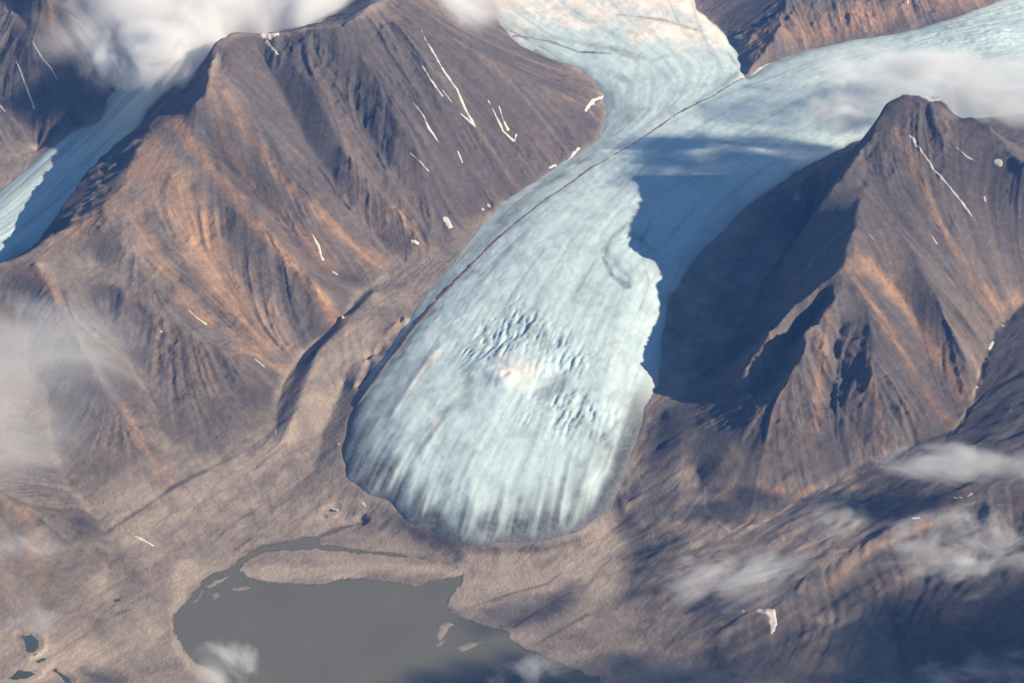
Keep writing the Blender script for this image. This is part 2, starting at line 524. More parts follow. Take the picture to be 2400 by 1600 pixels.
def grid_mesh(name, zz, cellmask, attrs, mat, normals=None, step=1):
    """mesh of the grid cells where cellmask is set (cells indexed by lower corner)"""
    ny, nx = zz.shape
    cm = cellmask[:-1, :-1]
    jj, ii = np.nonzero(cm)
    if len(jj) == 0:
        return None
    a = jj * nx + ii
    quads = np.stack([a, a + 1, a + nx + 1, a + nx], 1)
    used = np.unique(quads)
    remap = np.zeros(ny * nx, np.int32)
    remap[used] = np.arange(len(used))
    quads = remap[quads].astype(np.int32)
    co = np.stack([GX.ravel()[used], GY.ravel()[used], zz.ravel()[used]], 1).astype(np.float32)
    me = bpy.data.meshes.new(name)
    me.vertices.add(len(co))
    me.vertices.foreach_set('co', co.ravel())
    me.loops.add(quads.size)
    me.loops.foreach_set('vertex_index', quads.ravel())
    me.polygons.add(len(quads))
    me.polygons.foreach_set('loop_start', np.arange(0, quads.size, 4, dtype=np.int32))
    me.update(calc_edges=True)
    me.polygons.foreach_set('use_smooth', np.ones(len(quads), bool))
    for k, v in attrs.items():
        at = me.attributes.new(k, 'FLOAT', 'POINT')
        at.data.foreach_set('value', v.ravel()[used].astype(np.float32))
    if normals is not None:
        me.normals_split_custom_set_from_vertices(normals.reshape(-1, 3)[used])
    me.materials.append(mat)
    o = bpy.data.objects.new(name, me)
    C.objects.link(o)
    return o


def grid_normals(zz):
    gy_, gx_ = np.gradient(zz, DX)
    n = np.stack([-gx_, -gy_, np.ones_like(gx_)], -1)
    return n / np.linalg.norm(n, axis=-1, keepdims=True)


# ------------------------------------------------------------------ painted rock kinds, with some shade painted into DARK

RUST = [
    ([(470, 150, 1650), (480, 220, 1550), (520, 300, 1400), (600, 420, 1080), (690, 520, 800), (760, 600, 600)], 60, .45),
    ([(520, 200, 1600), (600, 330, 1250), (680, 440, 950), (790, 545, 640), (880, 612, 450)], 55, .6),
    ([(395, 272, 1400), (460, 350, 1270), (510, 412, 1150), (612, 540, 880), (715, 650, 600), (760, 710, 450), (795, 736, 360)], 60, 1.0),
    ([(330, 300, 1440), (380, 400, 1200), (440, 520, 950), (510, 650, 690), (590, 760, 440)], 190, .85),
    ([(300, 420, 1300), (330, 520, 1100), (400, 620, 880), (480, 720, 620)], 90, .55),
    ([(300, 330, 1420), (250, 400, 1350), (190, 460, 1200), (130, 520, 1080)], 130, .7),
    ([(690, 838, 235), (735, 785, 300), (790, 737, 350)], 25, 1.0),
    ([(560, 800, 380), (640, 845, 260), (690, 838, 230)], 40, .6),
    ([(60, 590, 960), (100, 640, 850), (140, 700, 740)], 50, .6),
    ([(900, 460, 800), (960, 530, 620), (985, 570, 490)], 30, .5),
    ([(1940, 620, 1150), (2000, 620, 1080), (2080, 700, 900), (2150, 800, 700), (2215, 900, 480)], 70, .8),
    ([(1960, 640, 1100), (2050, 760, 860), (2120, 870, 620), (2190, 975, 380)], 40, .7),
    ([(2060, 300, 1660), (2150, 470, 1350), (2260, 640, 960), (2300, 740, 620)], 45, .5),
    ([(2235, 640, 900), (2300, 700, 700), (2340, 690, 650)], 40, .5),
    ([(1900, 740, 860), (1880, 900, 560), (1870, 1000, 380)], 35, .6),
    ([(1990, 850, 700), (2020, 960, 480), (2040, 1030, 320)], 40, .5),
    ([(1640, 1150, 160), (1700, 1140, 200), (1800, 1130, 220)], 50, .7),
    ([(1640, 1190, 150), (1690, 1205, 150), (1760, 1190, 170), (1860, 1120, 220)], 25, .8),
    ([(1700, 30, 1250), (1760, 80, 1020), (1850, 90, 900), (2050, 50, 930), (2250, 0, 1010)], 140, .6),
    ([(1900, 1330, 240), (2000, 1260, 280), (2150, 1190, 350)], 20, .7),
    ([(2010, 1330, 240), (2080, 1290, 260), (2200, 1240, 300)], 40, .35),
    ([(1560, 1290, 70), (1620, 1310, 60), (1700, 1280, 110)], 60, .4),
    ([(830, 900, 240), (880, 840, 300), (930, 770, 360), (975, 700, 410)], 12, .9),
    ([(870, 775, 335), (910, 745, 370)], 25, .7),
    ([(0, 1140, 390), (60, 1170, 330), (80, 1250, 200), (90, 1350, 120)], 50, .5),
    ([(285, 940, 340), (340, 1040, 220), (390, 1108, 130)], 25, .6),
    ([(1300, 220, 960), (1350, 250, 820), (1370, 280, 740)], 30, .6),
    ([(50, 60, 1500), (140, 100, 1350), (200, 160, 1150)], 60, .35),
]
TAN = [
    ([(340, 320, 1400), (420, 480, 1050), (520, 640, 700), (640, 770, 380)], 170, .42),
    ([(430, 1300, 16), (400, 1400, 8), (420, 1500, 5), (500, 1580, 3)], 55, .9),
    ([(280, 1230, 70), (450, 1130, 110), (640, 1030, 130), (760, 900, 210), (850, 740, 370)], 130, .4),
    ([(560, 1310, 6), (700, 1315, 6), (850, 1300, 7), (1050, 1305, 7)], 60, .7),
    ([(1100, 1380, 7), (1250, 1330, 10), (1400, 1240, 40)], 170, .75),
    ([(1200, 1470, 4), (1330, 1400, 8), (1420, 1300, 15)], 90, .5),
    ([(700, 1200, 30), (800, 1150, 60), (900, 1180, 60)], 70, .45),
    ([(100, 1540, 20), (250, 1500, 15), (350, 1450, 15)], 120, .45),
    ([(1620, 1120, 170), (1620, 1170, 150), (1680, 1222, 142), (1740, 1212, 155), (1820, 1160, 185)], 9, 1.0),
    ([(2190, 985, 358), (2232, 925, 420), (2250, 850, 490)], 9, .9),
]
DARK = [
    ([(1700, 700, 480), (1780, 560, 700), (1880, 430, 1000)], 420, .85),  # deepens the shadow on the right peak's west face in the rock colour
    ([(1640, 850, 330), (1720, 780, 450)], 240, .8),  # foot of that west face, shade put into the colour
    ([(560, 130, 1650), (800, 230, 1350), (1000, 280, 1150), (1180, 280, 1000)], 420, .42),
    ([(30, 150, 1250), (120, 200, 1100)], 300, .3),
    ([(60, 800, 620), (150, 900, 440), (220, 1050, 250)], 330, .45),
    ([(60, 1300, 150), (150, 1330, 90), (180, 1420, 40)], 220, .4),
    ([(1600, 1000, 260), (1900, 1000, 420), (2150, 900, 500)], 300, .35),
    ([(2000, 1480, 90), (2352, 1400, 180)], 500, .5),  # cloud shade at the lower right painted into the ground
    ([(1600, 1460, 60), (1900, 1540, 70)], 300, .5),  # painted cloud shade continued to the left
    ([(420, 960, 290), (500, 950, 290), (580, 930, 250)], 260, .75),  # darker tone on the left front slope
    ([(640, 960, 190), (680, 870, 260), (740, 780, 320), (850, 668, 400)], 32, .8),  # shaded side of the moraine gully painted as a dark strip
    ([(1130, 430, 640), (1080, 480, 560), (1220, 380, 740)], 130, .35),
    ([(1000, 330, 950), (1100, 400, 720), (880, 300, 1100)], 170, .35),
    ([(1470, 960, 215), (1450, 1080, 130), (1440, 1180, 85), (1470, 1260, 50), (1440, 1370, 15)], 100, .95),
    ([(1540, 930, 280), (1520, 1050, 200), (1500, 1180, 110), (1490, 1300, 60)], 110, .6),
    ([(880, 800, 300), (835, 870, 245)], 45, .9),  # shade in the trough beside the ice painted dark
    ([(950, 1215, 60), (1100, 1262, 40), (1250, 1262, 40), (1330, 1235, 50)], 40, .8),
    ([(870, 1160, 80), (930, 1210, 50), (1000, 1250, 30)], 40, .7),
    ([(700, 250, 1400), (760, 330, 1150), (800, 400, 900), (850, 480, 700)], 70, .5),
    ([(560, 380, 1100), (640, 500, 820), (730, 610, 580), (830, 650, 420)], 55, .55),
    ([(1100, 60, 1500), (1200, 150, 1250), (1300, 200, 960)], 100, .3),
    ([(520, 640, 700), (600, 740, 520), (560, 700, 600)], 45, .55),
    ([(1950, 650, 1080), (2050, 850, 700), (2110, 960, 480)], 70, .4),
    ([(2020, 320, 1600), (2130, 520, 1200), (2230, 700, 800)], 60, .35),
    ([(1620, 960, 300), (1680, 1060, 240), (1720, 1120, 200)], 130, .6),
    ([(2300, 900, 480), (2330, 800, 620), (2250, 1020, 400)], 120, .6),
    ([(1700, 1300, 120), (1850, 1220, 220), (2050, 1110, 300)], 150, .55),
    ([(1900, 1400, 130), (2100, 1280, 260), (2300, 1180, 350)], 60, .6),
    ([(1800, 1500, 60), (2100, 1400, 140), (2352, 1300, 220)], 220, .6),  # painted cloud shade across the lower right hill
    ([(560, 1268, 4), (620, 1250, 8), (740, 1238, 12)], 30, .5),
    ([(1020, 1290, 6), (1045, 1300, 6), (1060, 1280, 9), (1040, 1260, 12)], 30, .7),
    ([(1035, 1395, 3), (1070, 1425, 3), (1120, 1445, 3)], 18, .8),
    ([(1080, 1395, 7), (1180, 1360, 9), (1260, 1340, 10), (1290, 1315, 14)], 12, .8),
    ([(1180, 1440, 5), (1240, 1400, 8), (1310, 1360, 10)], 11, .7),
    ([(1230, 1480, 4), (1300, 1440, 6), (1350, 1410, 8)], 14, .8),
    ([(870, 1215, 40), (900, 1190, 55), (935, 1165, 70)], 16, .8),
    ([(912, 1225, 35), (935, 1190, 60)], 12, .7),
    ([(830, 1195, 45), (870, 1165, 65)], 14, .5),
    ([(600, 1160, 50), (520, 1210, 35), (500, 1240, 28)], 12, .5),
    ([(540, 1262, 15), (560, 1245, 20), (575, 1235, 22)], 12, .7),
    ([(240, 1222, 82), (330, 1165, 105), (400, 1115, 125), (500, 1065, 132), (560, 1035, 140)], 22, .8),
    ([(0, 1135, 370), (60, 1165, 300), (120, 1185, 240), (185, 1205, 170), (242, 1228, 85)], 25, .6),
    ([(1560, 1240, 90), (1520, 1330, 60), (1490, 1420, 25)], 60, .6),
    ([(300, 1400, 15), (270, 1410, 20)], 10, .7),
    ([(215, 1450, 25), (245, 1435, 22)], 12, .6),
    ([(0, 380, 750), (60, 340, 900), (120, 300, 900)], 100, .2),
]


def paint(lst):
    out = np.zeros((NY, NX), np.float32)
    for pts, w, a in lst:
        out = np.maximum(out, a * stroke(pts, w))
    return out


f900 = fbm(900, 3)
rust = paint(RUST) * (0.85 + 0.15 * np.tanh(F2)) + 0.12 * steep * smoothstep(0.3, 2.0, F3 + 0.6 * f900) + .10 * smoothstep(.5, 2, F2) * steep
tan = paint(TAN) * (0.85 + 0.12 * fbm(120, 3)) + low * np.clip(0.52 + 0.10 * fbm(200, 5, .6) + .06 * grain, 0, 1) * smoothstep(60, -60, GX - 2600 - 0.0 * GY)
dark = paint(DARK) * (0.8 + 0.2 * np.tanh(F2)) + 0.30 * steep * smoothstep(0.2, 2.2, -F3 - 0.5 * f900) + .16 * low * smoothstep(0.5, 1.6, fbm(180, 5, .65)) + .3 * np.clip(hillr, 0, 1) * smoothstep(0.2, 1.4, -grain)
rust = np.clip(rust + .22 * np.clip(hillr, 0, 1) * smoothstep(.2, 1.5, grain), 0, 1)
tan = np.clip(tan, 0, 1)
dark = np.clip(dark, 0, 1)
wet = (1 - smoothstep(2, 14, -dlake)) * (isle_d < 0)
streak = (0.55 * F1 + 0.6 * F2 + 0.35 * F3) * (0.25 + 0.75 * steep) + 0.4 * low * fbm(90, 3)


# ------------------------------------------------------------------ materials
def new_mat(name):
    m = bpy.data.materials.new(name)
    m.use_nodes = True
    nt = m.node_tree
    nt.nodes.clear()
    return m, nt, nt.nodes, nt.links


def N(nt, kind, **kw):
    n = nt.nodes.new(kind)
    for k, v in kw.items():
        if k in n.inputs:
            n.inputs[k].default_value = v
        else:
            setattr(n, k, v)
    return n


def mixc(nt, fac, a, b, blend='MIX'):
    m = nt.nodes.new('ShaderNodeMix')
    m.data_type = 'RGBA'
    m.blend_type = blend
    for sock, val in ((m.inputs[0], fac), (m.inputs[6], a), (m.inputs[7], b)):
        if hasattr(val, 'default_value'):
            nt.links.new(val, sock)
        elif isinstance(val, (int, float)):
            sock.default_value = val
        else:
            sock.default_value = (*val, 1)
    return m.outputs[2]


def math_(nt, op, a, b=0.0, c=0.0, clamp=False):
    m = nt.nodes.new('ShaderNodeMath')
    m.operation = op
    m.use_clamp = clamp
    for s, v in zip(m.inputs, (a, b, c)):
        if hasattr(v, 'default_value'):
            nt.links.new(v, s)
        else:
            s.default_value = v
    return m.outputs[0]


def attr(nt, name):
    n = nt.nodes.new('ShaderNodeAttribute')
    n.attribute_name = name
    return n.outputs['Fac']


def noise(nt, scale, detail=6, rough=0.6, vec=None):
    n = nt.nodes.new('ShaderNodeTexNoise')
    n.inputs['Scale'].default_value = scale
    n.inputs['Detail'].default_value = detail
    n.inputs['Roughness'].default_value = rough
    if vec is None:
        g = nt.nodes.new('ShaderNodeNewGeometry')
        vec = g.outputs['Position']
    nt.links.new(vec, n.inputs['Vector'])
    return n.outputs['Fac']


def finish(nt, col, rough=0.9, spec=0.2, bump=None, dist=1.0, strength=0.5):
    b = nt.nodes.new('ShaderNodeBsdfPrincipled')
    if hasattr(col, 'default_value'):
        nt.links.new(col, b.inputs['Base Color'])
    else:
        b.inputs['Base Color'].default_value = (*col, 1)
    b.inputs['Roughness'].default_value = rough
    b.inputs['Specular IOR Level'].default_value = spec
    if bump is not None:
        bn = nt.nodes.new('ShaderNodeBump')
        bn.inputs['Strength'].default_value = strength
        bn.inputs['Distance'].default_value = dist
        nt.links.new(bump, bn.inputs['Height'])
        nt.links.new(bn.outputs[0], b.inputs['Normal'])
    o = nt.nodes.new('ShaderNodeOutputMaterial')
    nt.links.new(b.outputs[0], o.inputs['Surface'])
    return b


def rock_material():
    m, nt, nn, L = new_mat('rock_and_scree')
    nf = noise(nt, 0.016, 10, 0.74)
    nb = noise(nt, 0.0022, 5, 0.6)
    c = mixc(nt, nb, (0.086, 0.073, 0.068), (0.142, 0.121, 0.112))
    c = mixc(nt, attr(nt, 'tan'), c, (0.41, 0.330, 0.265))
    rf = math_(nt, 'MULTIPLY', attr(nt, 'rust'), math_(nt, 'ADD', nf, 0.45), clamp=True)
    c = mixc(nt, rf, c, (0.35, 0.210, 0.125))
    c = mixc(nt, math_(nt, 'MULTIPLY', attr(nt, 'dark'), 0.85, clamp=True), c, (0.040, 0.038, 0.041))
    k = math_(nt, 'MULTIPLY_ADD', attr(nt, 'streak'), 0.11, 1.0)
    k2 = math_(nt, 'MULTIPLY_ADD', math_(nt, 'SUBTRACT', nf, 0.5), math_(nt, 'MULTIPLY_ADD', attr(nt, 'tan'), -1.1, 1.6), 1.0)
    k = math_(nt, 'MULTIPLY', k, k2)
    k = math_(nt, 'MAXIMUM', k, 0.3)
    cc = nt.nodes.new('ShaderNodeVectorMath')
    cc.operation = 'SCALE'
    L.new(c, cc.inputs[0])
    L.new(k, cc.inputs['Scale'])
    wetc = mixc(nt, attr(nt, 'wet'), cc.outputs[0], (0.10, 0.095, 0.09))
    finish(nt, wetc, 0.92, 0.15, noise(nt, 0.028, 8, 0.72), 14.0, 0.9)
    return m


ROCK = rock_material()

# ------------------------------------------------------------------ ground, split into massifs
in_frame = np.abs(GX) < 0.30 * GY + 1000
Nrm = grid_normals(Zg)
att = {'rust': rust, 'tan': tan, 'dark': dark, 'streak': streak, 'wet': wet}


def poly_mask(pts):
    return inside([W(u, v, h) for u, v, h in pts], GX, GY)


M_LEFT = poly_mask([(p[0], p[1], p[2]) for p in ICE_LEFT[:12]] + FOOT_A + [(185, 1200, 180), (100, 1168, 290), (0, 1130, 400), (-120, 1075, 500), (-600, 1100, 500), (-600, 700, 300)] +
                   SIDE_R[::-1] + [(560, -10, 930), (700, -60, 950), (860, -190, 1150), (1100, -130, 1150)])
M_RIGHT = poly_mask([(1510, 890, 280), (1560, 700, 450)] + ICE_LEFT[33:] + [(3000, 250, 950), (3000, 650, 680)] + FOOT_C + [(1600, 1080, 185), (1560, 1000, 265), (1540, 930, 280)])
M_FARL = poly_mask(SIDE_L + [(-1500, 500, 480), (-1500, -300, 1300), (130, -170, 1100), (330, 0, 1000)])
M_FARR = poly_mask(ICE_UP + [(1590, -400, 1100), (3000, -500, 1100), (3000, -60, 1060)])
M_HILL = poly_mask([(-600, 1700, 100), (-600, 1080, 500)] + [(-120, 1075, 500), (0, 1130, 400), (100, 1168, 290), (185, 1200, 180), (242, 1226, 95), (280, 1260, 50), (240, 1400, 30), (200, 1600, 12)])
label_of = np.zeros((NY, NX), np.uint8)
for k, mk in enumerate((M_LEFT, M_RIGHT, M_FARL, M_FARR, M_HILL), 1):
    label_of[(label_of == 0) & mk] = k
NAMES = [('valley_floor', 'brown moraine and outwash plain around the lake and ice tongue'),
         ('mountain', 'broad streaked massif with orange scree ridge beside the side glacier'),
         ('mountain', 'pointed brown peak with its west face in deep blue shadow'),
         ('mountain', 'grey slope with thin snow lines beyond the side glacier'),
         ('mountain', 'pinkish rock wall between the two upper ice streams'),
         ('hill', 'low brown hill with small green ponds at its foot')]
under = (dice > 120) | (dside > 120)
for k, (nm, lab) in enumerate(NAMES):
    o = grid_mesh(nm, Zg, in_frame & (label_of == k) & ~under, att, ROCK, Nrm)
    if o:
        tag(o, lab, None, None, 'structure')

# wide country out to the horizon
def far_country():
    step = 400.0
    xs = np.arange(-60000, 60001, step)
    ys = np.arange(-30000, 90001, step)
    gx_, gy_ = np.meshgrid(xs, ys)
    rg = np.random.default_rng(3)
    h = np.zeros_like(gx_)
    for wl, a in ((9000, 420), (4000, 260), (1800, 110), (900, 50)):
        m = int(120000 / wl) + 4
        k = rg.standard_normal((m, m))
        yy = np.clip((gy_ - ys[0]) / wl, 0, m - 2.01)
        xx = np.clip((gx_ - xs[0]) / wl, 0, m - 2.01)
        y0 = yy.astype(int)
        x0 = xx.astype(int)
        fy = yy - y0
        fx = xx - x0
        fy = fy * fy * (3 - 2 * fy)
        fx = fx * fx * (3 - 2 * fx)
        h += a * ((k[y0, x0] * (1 - fx) + k[y0, x0 + 1] * fx) * (1 - fy) + (k[y0 + 1, x0] * (1 - fx) + k[y0 + 1, x0 + 1] * fx) * fy)
    h = np.clip(np.abs(h) + 250, 0, 1800)
    inx = np.clip(np.minimum(0.30 * gy_ + 1000 - np.abs(gx_), np.minimum(gy_ - Y0, Y1 - gy_)), -3000, 3000)
    z = h * smoothstep(0, 2500, -inx) + np.where(inx > -200, -120, 0)
    zs = sample(Zg, np.clip(gx_, X0, X1), np.clip(gy_, Y0, Y1))
    near = smoothstep(3000, 0, -inx)
    z = z * (1 - near) + (zs - 60) * near
    z = np.where(inx > 500, -150, z)
    ny, nx = z.shape
    me = bpy.data.meshes.new('far_hills')
    co = np.stack([gx_.ravel(), gy_.ravel(), z.ravel()], 1)
    a = (np.arange(ny - 1)[:, None] * nx + np.arange(nx - 1)[None, :]).ravel()
    hole = (inx[:-1, :-1] > 500) & (inx[1:, 1:] > 500) & (inx[:-1, 1:] > 500) & (inx[1:, :-1] > 500)
    a = a[~hole.ravel()]
    me.from_pydata(co.tolist(), [], np.stack([a, a + 1, a + nx + 1, a + nx], 1).tolist())
    me.polygons.foreach_set('use_smooth', np.ones(len(me.polygons), bool))
    me.materials.append(ROCK)
    o = bpy.data.objects.new('far_hills', me)
    C.objects.link(o)
    tag(o, None, None, None, 'structure')


far_country()
#PART3
# ------------------------------------------------------------------ ice
FLOW = [
    [(2450, 60, 1000), (2300, 90, 960), (1950, 150, 860), (1700, 235, 780), (1500, 350, 690), (1350, 500, 590), (1230, 680, 470), (1150, 880, 340), (1060, 1080, 190), (1010, 1230, 60)],
    [(2300, 10, 1000), (1850, 125, 830), (1712, 190, 770), (1480, 320, 690), (1250, 470, 590), (1080, 625, 480), (960, 790, 340), (860, 960, 220), (800, 1080, 130)],
    [(2250, 260, 900), (2000, 290, 800), (1750, 440, 650), (1600, 600, 520), (1510, 800, 370), (1450, 960, 240), (1400, 1090, 140), (1350, 1200, 65)],
    [(1900, 250, 830), (1600, 440, 650), (1430, 640, 500), (1330, 860, 350), (1250, 1050, 200), (1200, 1240, 50)],
    [(1300, 30, 1000), (1400, 90, 900), (1520, 180, 820), (1500, 270, 740), (1370, 360, 680), (1200, 470, 590), (1060, 610, 480), (960, 740, 370)],
    [(1500, -40, 1060), (1560, 80, 920), (1640, 160, 820), (1600, 240, 760), (1480, 310, 700)],
    [(1150, 40, 960), (1250, 110, 880), (1400, 180, 800), (1420, 270, 740), (1350, 340, 690)],
    [(1680, 110, 860), (1700, 175, 790), (1640, 230, 750)],
    [(1120, 820, 370), (980, 980, 250), (880, 1130, 110)],
    [(1200, 940, 300), (1100, 1100, 180), (1050, 1240, 60)],
    [(1380, 900, 310), (1320, 1060, 190), (1280, 1235, 60)],
    [(450, 120, 980), (290, 240, 800), (200, 340, 700), (100, 430, 590), (0, 520, 510), (-100, 580, 450)],
]
fs = []
for l in FLOW:
    d = dense(world_line(l))
    tx = np.gradient(d[:, 0])
    ty = np.gradient(d[:, 1])
    k = np.ones(15) / 15
    tx = np.convolve(np.pad(tx, 7, mode='edge'), k, 'valid')
    ty = np.convolve(np.pad(ty, 7, mode='edge'), k, 'valid')
    L_ = np.hypot(tx, ty)
    fs.append(np.stack([d[:, 0], d[:, 1], tx / L_, ty / L_], 1))
FX, FY = solve(fs, (300, 150, 60, 20))
FL = np.hypot(FX, FY) + 1e-4
ja, jb = lic((FX / FL).astype(np.float32), (FY / FL).astype(np.float32), [blur(n1, 1, 1), n1], 6)
ja = 0.6 * ja + 0.75 * jb
ia, ib, ic = lic((FX / FL).astype(np.float32), (FY / FL).astype(np.float32), [n1, n2, n3], 60)

icefall = np.clip(stroke([(1110, 800, 400), (1180, 775, 410), (1270, 800, 390), (1300, 830, 370)], 190) + .14 * stroke([(1100, 700, 450), (1200, 850, 370), (1330, 900, 330)], 420) +
                  stroke([(1290, 960, 280), (1345, 975, 270)], 200) * 1.3 + stroke([(1450, 560, 560), (1490, 590, 530)], 90) * .6 +
                  stroke([(2150, 110, 880), (2300, 90, 950), (2400, 60, 980)], 260) * .8 + stroke([(1180, 700, 460), (1230, 740, 430)], 110) * .4 +
                  stroke([(2200, 60, 950), (2352, 20, 990)], 150) * .6, 0, 1.3)
bulge = 26 * stroke([(1150, 860, 365), (1190, 850, 365)], 170) - 12 * stroke([(1075, 905, 330), (1060, 930, 320)], 70) - 14 * stroke([(1240, 905, 330), (1290, 870, 350)], 80)
bulge += 9 * stroke([(1010, 800, 400), (960, 860, 350), (900, 960, 260)], 60) + 8 * stroke([(1000, 980, 250), (970, 1040, 210)], 60)
bulge += -10 * stroke([(1390, 600, 530), (1430, 650, 490)], 50) + 12 * stroke([(1420, 590, 530), (1480, 650, 480)], 100)
dd = np.maximum(dice, 0)
flatleft = 1 - 0.8 * blur(np.clip(stroke([(1390, 300, 720), (1270, 390, 650), (1180, 450, 600), (1100, 520, 540), (1040, 600, 480), (975, 680, 410)], 260) * 1.4, 0, 1), 14, 2)
ZI = S + bulge + flatleft * 62 * (1 - np.exp(-dd / 130.0)) * (1 - 0.5 * smoothstep(400, 900, S)) + np.minimum(dice, 0) * 0.5
inn = smoothstep(0, 150, dd)
front = smoothstep(330, 60, S)                     # towards the snout
ZI += inn * (0.8 * ib + 1.6 * ic + 0.3 * ia) * (0.5 + 1.0 * front) + 3.0 * inn * fbm(420, 4, .55) + 0.9 * inn * fbm(60, 2) + inn * icefall * (-5.0 * np.clip(ja + 0.1, 0, 2) + 2.0 * fbm(40, 2)) - 0.5 * inn * np.clip(ja, 0, 3)
ZI += 1.5 * fbm(90, 2) * (1 - inn) * (dice > -5)
ZI = ZI.astype(np.float32)
medial = [(1712, 184, 765), (1640, 236, 740), (1560, 276, 715), (1470, 330, 690), (1350, 400, 640), (1250, 470, 590),
          (1150, 545, 540), (1085, 606, 500), (1015, 676, 440), (968, 728, 400), (905, 815, 320), (855, 885, 262), (822, 930, 226)]
dirt_shade = np.zeros((NY, NX), np.float32)
edge = np.exp(-dd / (40 + 60 * front)) * (0.55 + 0.45 * front)
dirt_shade = np.maximum(dirt_shade, edge)
DIRT_AND_SHADE = [
    ([(1200, 150, 870), (1330, 190, 820), (1430, 250, 770), (1400, 310, 710)], 140, .40),
    ([(1250, 90, 900), (1400, 120, 860), (1500, 150, 830)], 60, .35),
    ([(1380, 330, 700), (1280, 400, 640), (1180, 480, 575), (1090, 560, 510), (1000, 665, 430)], 130, .62),
    ([(1010, 650, 450), (985, 700, 410)], 60, .7),
    ([(990, 720, 400), (930, 800, 330), (870, 890, 255), (830, 940, 215)], 55, .95),
    ([(940, 860, 300), (880, 970, 220), (830, 1080, 140)], 170, .55),
    ([(1080, 880, 345), (1050, 930, 310), (1010, 960, 280)], 45, .55),  # shadow of the left ice hollow painted as a dark streak
    ([(1250, 910, 330), (1290, 880, 350)], 60, .6),  # right ice hollow, its shadow painted in too
    ([(1220, 760, 420), (1250, 800, 395)], 90, .3),
    ([(1385, 600, 530), (1405, 640, 505), (1440, 668, 480)], 22, .8),
    ([(1460, 550, 560), (1500, 585, 530)], 35, .5),
    ([(1180, 80, 930), (1260, 100, 890), (1330, 125, 860), (1400, 132, 850)], 18, .9),
    ([(1150, 55, 960), (1210, 90, 915), (1300, 140, 860)], 16, .8),
    ([(1230, 115, 890), (1330, 160, 835), (1385, 200, 800)], 28, .8),
    ([(1500, 500, 590), (1470, 580, 540), (1490, 660, 480), (1470, 720, 440)], 14, .35),
    ([(1440, 520, 590), (1400, 560, 560), (1390, 600, 530)], 16, .4),
    ([(1380, 240, 760), (1390, 290, 730), (1360, 330, 710)], 45, .7),
    ([(1420, 40, 970), (1520, 50, 950), (1600, 70, 920)], 25, .45),
    ([(1400, 170, 820), (1450, 200, 800), (1440, 260, 760)], 40, .3),
    ([(1672, 120, 860), (1700, 160, 800), (1660, 210, 760)], 50, .7),
    ([(960, 1180, 100), (1050, 1225, 70), (1150, 1230, 70), (1260, 1215, 80)], 75, .75),
    ([(850, 1120, 110), (920, 1140, 110)], 70, .7),
    ([(900, 1060, 180), (870, 1110, 130)], 40, .5),
    ([(1010, 1160, 125), (985, 1205, 85)], 20, .9),
    ([(1020, 970, 265), (960, 1050, 210), (930, 1100, 160)], 25, .6),
    ([(1430, 1080, 140), (1465, 960, 230)], 30, .6),
]
dirt_shade = np.maximum(dirt_shade, paint(DIRT_AND_SHADE) * (0.8 + 0.25 * np.tanh(ib)))
dirt_shade = np.maximum(dirt_shade, smoothstep(190, 40, S) * (0.30 + 0.5 * smoothstep(-.6, 1.4, 0.6 * ib + 0.7 * ic)) * smoothstep(500, 60, dd))
dirt_shade += (0.2 + .3 * front) * smoothstep(0.2, 2.0, 0.6 * ic + 0.6 * ib + .4 * ia) * inn + 0.10 * np.abs(np.clip(ia, -2, 2)) * icefall
fr = dd / (230 + 120 * np.clip(0.7 * ic + 0.5 * ib + 0.3 * vnoise(200), -1.1, 2))
dirt_shade = np.maximum(dirt_shade, (0.78 + .2 * np.tanh(ib + .6 * ia)) * smoothstep(1.7, 0.3, fr) * smoothstep(330, 170, S))
dirt_shade = np.maximum(dirt_shade, .96 * smoothstep(170, 10, dd + 45 * ic) * smoothstep(330, 200, S))
dirt_shade += 0.10 * np.clip(fbm(150, 4, .6), 0, 2) * inn
dirt_shade = np.clip(dirt_shade, 0, 1)
SNOW_AND_HIGHLIGHTS = [
    ([(1150, 0, 1000), (1300, -20, 1050), (1480, 0, 1010), (1640, 20, 960)], 560, 1.4),
    ([(1480, 70, 940), (1640, 85, 890)], 260, 1.1),
    ([(1160, 70, 930), (1200, 90, 900)], 50, .9),
    ([(1500, 60, 930), (1620, 60, 920), (1660, 60, 900)], 110, .8),
    ([(1010, 805, 405), (975, 845, 370), (940, 895, 330)], 22, 1.0),  # bright highlight on the tongue painted with the snow colour
    ([(1040, 745, 430), (1075, 725, 450)], 22, .8),
    ([(990, 965, 270), (1005, 1000, 240)], 22, .5),
    ([(1160, 850, 380), (1200, 870, 360)], 110, .7),  # sun highlight on the ice bulge put into the colour
    ([(1550, 600, 540), (1530, 700, 460), (1525, 800, 380), (1500, 880, 300), (1470, 960, 240)], 40, .4),
    ([(2170, 48, 940), (2250, 20, 980), (2340, -15, 1020)], 60, .7),
]
isnow_highlight = np.clip(paint(SNOW_AND_HIGHLIGHTS) * (0.85 + 0.2 * fbm(120, 3)), 0, 1)  # snow cover together with the painted highlights
istreak = 0.4 * ia + 0.6 * ib + 0.6 * ic
zside = S + 30 * (1 - np.exp(-np.maximum(dside, 0) / 80.0)) + np.minimum(dside, 0) * 0.5 + smoothstep(0, 80, dside) * (1.5 * ib + 2.5 * ic)
sdirt = np.clip(np.exp(-np.maximum(dside, 0) / 35) * .7 + .5 * smoothstep(0.0, 1.8, ic + .5 * ib), 0, 1)


